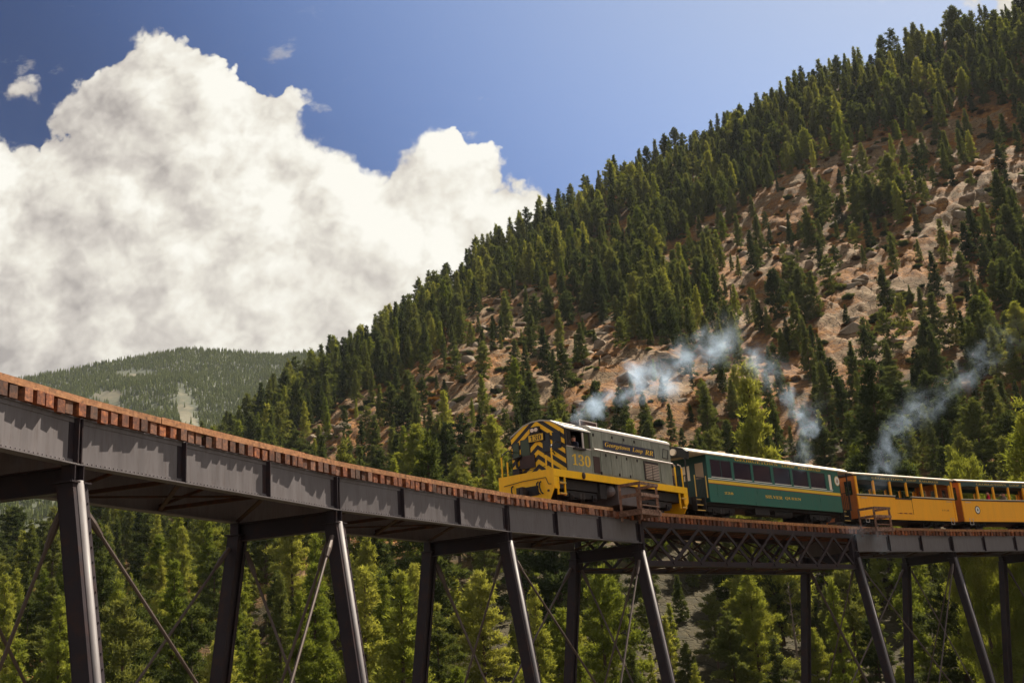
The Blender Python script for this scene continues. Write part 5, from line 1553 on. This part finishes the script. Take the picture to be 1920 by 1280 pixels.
# ---- forest on the far mountain
NF = 60000
az = g.uniform(-36, 4, NF); r = np.sqrt(650 ** 2 + g.random(NF) * (1930 ** 2 - 650 ** 2))
z, e_ = far(az, r)
c_ = blob(az, np.degrees(np.arctan2(z, r)), CLEAR)
k = g.random(NF) > sstep(.22, .5, c_) * .97
az, r, z = az[k], r[k], z[k]
n = len(az)
base = np.stack([r * np.sin(np.radians(az)), r * np.cos(np.radians(az)), z - .5], -1)
h = g.uniform(6, 11, n) * np.where(r < 900, .85, 1.0); wd = h * g.uniform(.13, .20, n)
tris = []
for tier, (z0, z1, w0) in enumerate(((.02, .62, 1.0), (.30, .82, .72), (.56, 1.0, .46))):
    a0 = g.uniform(0, 6.28, n)
    apex = base + np.stack([g.normal(0, .3, n), g.normal(0, .3, n), h * z1], -1)
    for q in range(4):
        a1 = a0 + q * 1.571; a2 = a1 + 1.571
        rr1 = wd * w0 * g.uniform(.75, 1.25, n)
        p1 = base + np.stack([np.cos(a1) * rr1, np.sin(a1) * rr1, h * z0 * g.uniform(.7, 1.2, n)], -1)
        p2 = base + np.stack([np.cos(a2) * rr1, np.sin(a2) * rr1, h * z0 * g.uniform(.7, 1.2, n)], -1)
        tris.append(np.stack([p1, p2, apex], 1))
mfl = mat_leaf('needles_far', (0.055, 0.082, 0.030), (0.095, 0.125, 0.042), (0.155, 0.175, 0.056), 0.25)
for nd in mfl.node_tree.nodes:
    if nd.type == 'TEX_NOISE': nd.inputs['Scale'].default_value = 0.10
    if nd.type == 'OBJECT_INFO': pass
ff = link('far_forest', tri_mesh('far_forest', np.concatenate(tris), mfl))
tag(ff, 'distant pine forest covering the far mountain', 'forest', kind='stuff')

# ================================================================== low shrubs on the open slope
shr = bpy.data.collections.new('shrub_kinds')
M['shrub_rust'] = mat_leaf('shrub_rust', (0.07, 0.035, 0.015), (0.15, 0.07, 0.022), (0.26, 0.13, 0.03), .2)
for v in range(6):
    V, l_, q_ = crown_tris(700 + v, 1.0, .75, FORMS['round'], 40, .20)
    V[:, :, 2] *= .75
    o = bpy.data.objects.new('s%d' % v, tri_mesh('shrub_kind', V, M['leaf_dark'] if v < 2 else (M['leaf_mid'] if v < 4 else M['shrub_rust']))); shr.objects.link(o)
NS = 5200
az = g.uniform(-26, 29, NS); rb, rr = R_base(az), R_ridge(az)
r = np.sqrt((rb + 2) ** 2 + g.random(NS) * (rr ** 2 - (rb + 2) ** 2))
z, rock, _ = hill(az, r); el = np.degrees(np.arctan2(z, r))
k = (blob(az, el, ROCK) > .3) & (g.random(NS) < .75) & (fbm(r * np.sin(np.radians(az)) / 14, r * np.cos(np.radians(az)) / 14, 2, 9) > -.12)
az, r, z = az[k], r[k], z[k]; n = len(az)
pm = bpy.data.meshes.new('shrub_points'); pm.vertices.add(n)
pm.vertices.foreach_set('co', np.stack([r * np.sin(np.radians(az)), r * np.cos(np.radians(az)), z - .1], -1).astype(np.float32).ravel())
attr('kind_index', 'INT', g.integers(0, 6, n).astype(np.int32)); attr('turn', 'FLOAT', g.uniform(0, 6.28, n).astype(np.float32))
attr('size', 'FLOAT_VECTOR', np.repeat(g.uniform(.4, 1.5, n)[:, None], 3, 1).astype(np.float32).ravel())
so = link('hillside_shrubs', pm); tag(so, 'low shrubs and brush dotted over the open rocky slope', 'shrubs', kind='stuff')
ng2 = ng.copy()
for nd in ng2.nodes:
    if nd.bl_idname == 'GeometryNodeCollectionInfo': nd.inputs['Collection'].default_value = shr
so.modifiers.new('shrubs', 'NODES').node_group = ng2

# ================================================================== boulders on the open rock
def boulder_mesh(sd):
    rg = random.Random(sd)
    bm = bmesh.new()
    for i in range(16):
        v = Vector((rg.gauss(0, 1), rg.gauss(0, 1), rg.gauss(0, 1))).normalized()
        v = Vector((v.x * rg.uniform(.75, 1.1), v.y * rg.uniform(.55, .85), v.z * rg.uniform(.40, .65)))
        bm.verts.new(v)
    bmesh.ops.convex_hull(bm, input=bm.verts)
    for v in [v for v in bm.verts if not v.link_faces]: bm.verts.remove(v)
    bmesh.ops.bevel(bm, geom=bm.edges[:], offset=.05, segments=1, affect='EDGES')
    me = bpy.data.meshes.new('boulder'); bm.to_mesh(me); bm.free()
    me.materials.append(M['stone'])
    return me
mst, t, b = material('granite')
co = t.new('ShaderNodeTexCoord').outputs['Object']; oi = t.new('ShaderNodeObjectInfo').outputs['Random']
nn = t.noise(t.vmath('ADD', co, t.comb(t.math('MULTIPLY', oi, 50.0), 0.0, 0.0)), 2.2, 7, 0.7)
sc_ = t.ramp(nn, [(0.28, (0.10, 0.07, 0.05)), (0.45, (0.19, 0.15, 0.11)), (0.62, (0.25, 0.205, 0.15)), (0.78, (0.31, 0.26, 0.195))])
sc_ = t.mix(t.map(oi, .55, 1.0, 0, .55), sc_, (0.20, 0.11, 0.06))
t.l.new(sc_, b.inputs['Base Color']); b.inputs['Roughness'].default_value = .95; b.inputs['Specular IOR Level'].default_value = .15
bn = t.new('ShaderNodeBump'); bn.inputs['Strength'].default_value = .8; bn.inputs['Distance'].default_value = .12
t.l.new(nn, bn.inputs['Height']); t.l.new(bn.outputs[0], b.inputs['Normal'])
M['stone'] = mst
BM_ = [boulder_mesh(900 + i) for i in range(8)]
NB = 5000
az = g.uniform(-26, 28, NB); u = g.random(NB)
rb, rr = R_base(az), R_ridge(az)
r = rb + 3 + (rr - rb) * u ** 1.3
z, rock, _ = hill(az, r); el = np.degrees(np.arctan2(z, r))
op = blob(az, el, ROCK)
talus = blob(az, el, [(-7.16, 5.2, 2.4, 1.3, 4.0), (-5.6, 4.6, 1.2, .8, 0), (18.5, 3.0, 1.2, .7, 0), (-17, 7, .8, .4, 0)])
bl = []
for i in range(NB):
    if talus[i] > .5 and g.random() < .8: sz = g.uniform(.5, 1.7)
    elif op[i] > .55 and g.random() < .28: sz = g.uniform(.7, 2.6) * (1 + .0016 * r[i])
    else: continue
    q = project((r[i] * math.sin(R(az[i])), r[i] * math.cos(R(az[i])), z[i]))
    if not (-10 < q[0] < 1930 and 0 < q[1] < 1290): continue
    bl.append((FPX * sz / q[2], i, sz, q))
bl.sort(key=lambda a: -a[0]); bl = bl[:165]
bb = {}
for ph, i, sz, q in bl:
    dy = np.interp(q[0], [a for a, b in DECKPX], [b for a, b in DECKPX])
    if q[1] > dy + 20: zn = ZB[next(j for j in range(len(ZB)) if q[0] < XB[j + 1])]
    else:
        f = (r[i] - R_base(az[i])) / (R_ridge(az[i]) - R_base(az[i]))
        zn = ('low on the slope ' if f < .14 else ('midway up ' if f < .34 else ('high up ' if f < .58 else 'near the top '))) + ZA[next(j for j in range(len(ZA)) if q[0] < XA[j + 1])]
    bb.setdefault(zn, []).append((ph, i, sz))
ORB = [o.replace('tallest', 'largest') for o in ORD]
for zn, L_ in bb.items():
    for j, (ph, i, sz) in enumerate(L_):
        o = link('boulder', BM_[int(g.integers(8))])
        o.location = (r[i] * math.sin(R(az[i])), r[i] * math.cos(R(az[i])), z[i] - sz * .12)
        o.rotation_euler = (g.normal(0, .3), g.normal(0, .3), g.uniform(0, 6.28)); o.scale = (sz, sz, sz)
        tag(o, ((ORB[j] + ' ') if len(L_) > 1 else '') + 'grey tan boulder ' + zn, 'boulder', 'boulders on the mountainside')

# ================================================================== smoke
def polar(azd, eld, r_): return Vector((r_ * math.sin(R(azd)), r_ * math.cos(R(azd)), r_ * math.tan(R(eld))))
def smoke(a, b, w0, w1, dens, seed, thr=.46, tint=(.62, .79, 1.0)):
    a, b = Vector(a), Vector(b); d = b - a; L = d.length
    rot = d.to_track_quat('X', 'Z')
    m = bpy.data.materials.new('smoke'); m.use_nodes = True
    t = NT(m.node_tree)
    for n in list(t.n): t.n.remove(n)
    co = t.new('ShaderNodeTexCoord').outputs['Object']
    wv = t.vmath('SCALE', t.vmath('SUBTRACT', t.noise(t.vmath('ADD', co, (seed * 3.1, 0, 0)), .38, 3, .55, out=1), (.5, .5, .5)), scale=2.1)
    wv2 = t.vmath('SCALE', t.vmath('SUBTRACT', t.noise(t.vmath('ADD', co, (seed * 5.1, 0, 0)), 1.3, 3, .6, out=1), (.5, .5, .5)), scale=.8)
    q = t.vmath('ADD', t.vmath('ADD', co, wv), wv2)
    s_ = t.sep(q)
    f = t.math('DIVIDE', t.sep(co)[0], L, clamp=True)
    wdt = t.map(f, 0, 1, w0 * .62, w1 * .62)
    rho = t.math('DIVIDE', t.vmath('LENGTH', t.comb(0.0, s_[1], s_[2])), wdt)
    core = t.map(rho, 1.0, 0.0, 0, 1, smooth=True)
    ends = t.math('MULTIPLY', t.map(f, 0.0, .10, 0, 1, smooth=True), t.map(f, 1.0, .62, 0, 1, smooth=True))
    ns = t.map(t.noise(t.vmath('ADD', q, (seed * 7.7, 0, 0)), .85, 5, .62), thr, thr + .30, 0.0, 1, smooth=True)
    dn = t.math('MULTIPLY', t.math('MULTIPLY', core, ns), t.math('MULTIPLY', ends, t.math('DIVIDE', dens * 1.6, t.math('ADD', .5, f))))
    pv = t.new('ShaderNodeVolumePrincipled')
    pv.inputs['Color'].default_value = (*tint, 1); pv.inputs['Anisotropy'].default_value = .2
    t.l.new(dn, pv.inputs['Density'])
    out = t.new('ShaderNodeOutputMaterial'); t.l.new(pv.outputs[0], out.inputs['Volume'])
    mb = MB(); n = 10; k = 6
    vs = []
    for j in range(k + 1):
        x = L * j / k; w_ = (w0 + (w1 - w0) * j / k) * 1.05
        for i in range(n): vs.append((x, w_ * math.cos(6.2832 * i / n), w_ * math.sin(6.2832 * i / n)))
    fs = [tuple(range(n))[::-1], tuple(range(k * n, k * n + n))]
    for j in range(k):
        for i in range(n): fs.append((j * n + i, j * n + (i + 1) % n, (j + 1) * n + (i + 1) % n, (j + 1) * n + i))
    mb.add(vs, fs)
    o = mb.build('smoke', m)
    o.matrix_world = Matrix.LocRotScale(a, rot, None)
    return o
SM = [((2.7, 11.3, 44), (8.2, 14.0, 51), .4, 2.0, 1.25, 1, 'white smoke plume leaving the locomotive roof'),
      ((5.6, 12.2, 48), (12.2, 15.3, 58), 1.2, 3.0, .5, 2, 'thinning smoke drifting higher up beyond the locomotive hood'),
      ((9.6, 14.8, 56), (14.6, 12.6, 60), 1.3, 2.0, .30, 8, 'pale smoke arching over above the green coach'),
      ((13.7, 8.2, 55), (15.1, 11.6, 58), 1.0, 2.2, .26, 3, 'blue smoke rising off the green coach roof'),
      ((15.2, 9.4, 58), (12.4, 14.4, 60), 1.3, 2.3, .55, 4, 'curling smoke column high over the green coach'),
      ((17.2, 6.6, 64), (21.0, 11.4, 70), 1.4, 2.6, .26, 5, 'blue smoke rising off the first yellow car'),
      ((19.6, 9.6, 70), (25.5, 13.6, 76), 1.6, 3.2, .15, 6, 'faint smoke spreading before the dark trees over the last car'),
      ((15.4, 5.2, 57), (18.6, 3.6, 63), .9, 1.6, .07, 7, 'thin blue smoke hanging by the end of the lattice truss')]
for a, b, w0, w1, dn, sd, lb in SM:
    tag(smoke(polar(*a), polar(*b), w0, w1, dn, sd), lb, 'smoke', 'smoke from the train', kind='stuff')

# ================================================================== air
hz = bpy.data.materials.new('haze'); hz.use_nodes = True
t = NT(hz.node_tree)
for n_ in list(t.n): t.n.remove(n_)
pv = t.new('ShaderNodeVolumePrincipled'); pv.inputs['Color'].default_value = (.80, .88, 1.0, 1); pv.inputs['Density'].default_value = 0.000032; pv.inputs['Anisotropy'].default_value = .1
out_ = t.new('ShaderNodeOutputMaterial'); t.l.new(pv.outputs[0], out_.inputs['Volume'])
tag(box('haze', hz, None, -3100, 3100, -3100, 3100, -14, 660), kind='stuff')
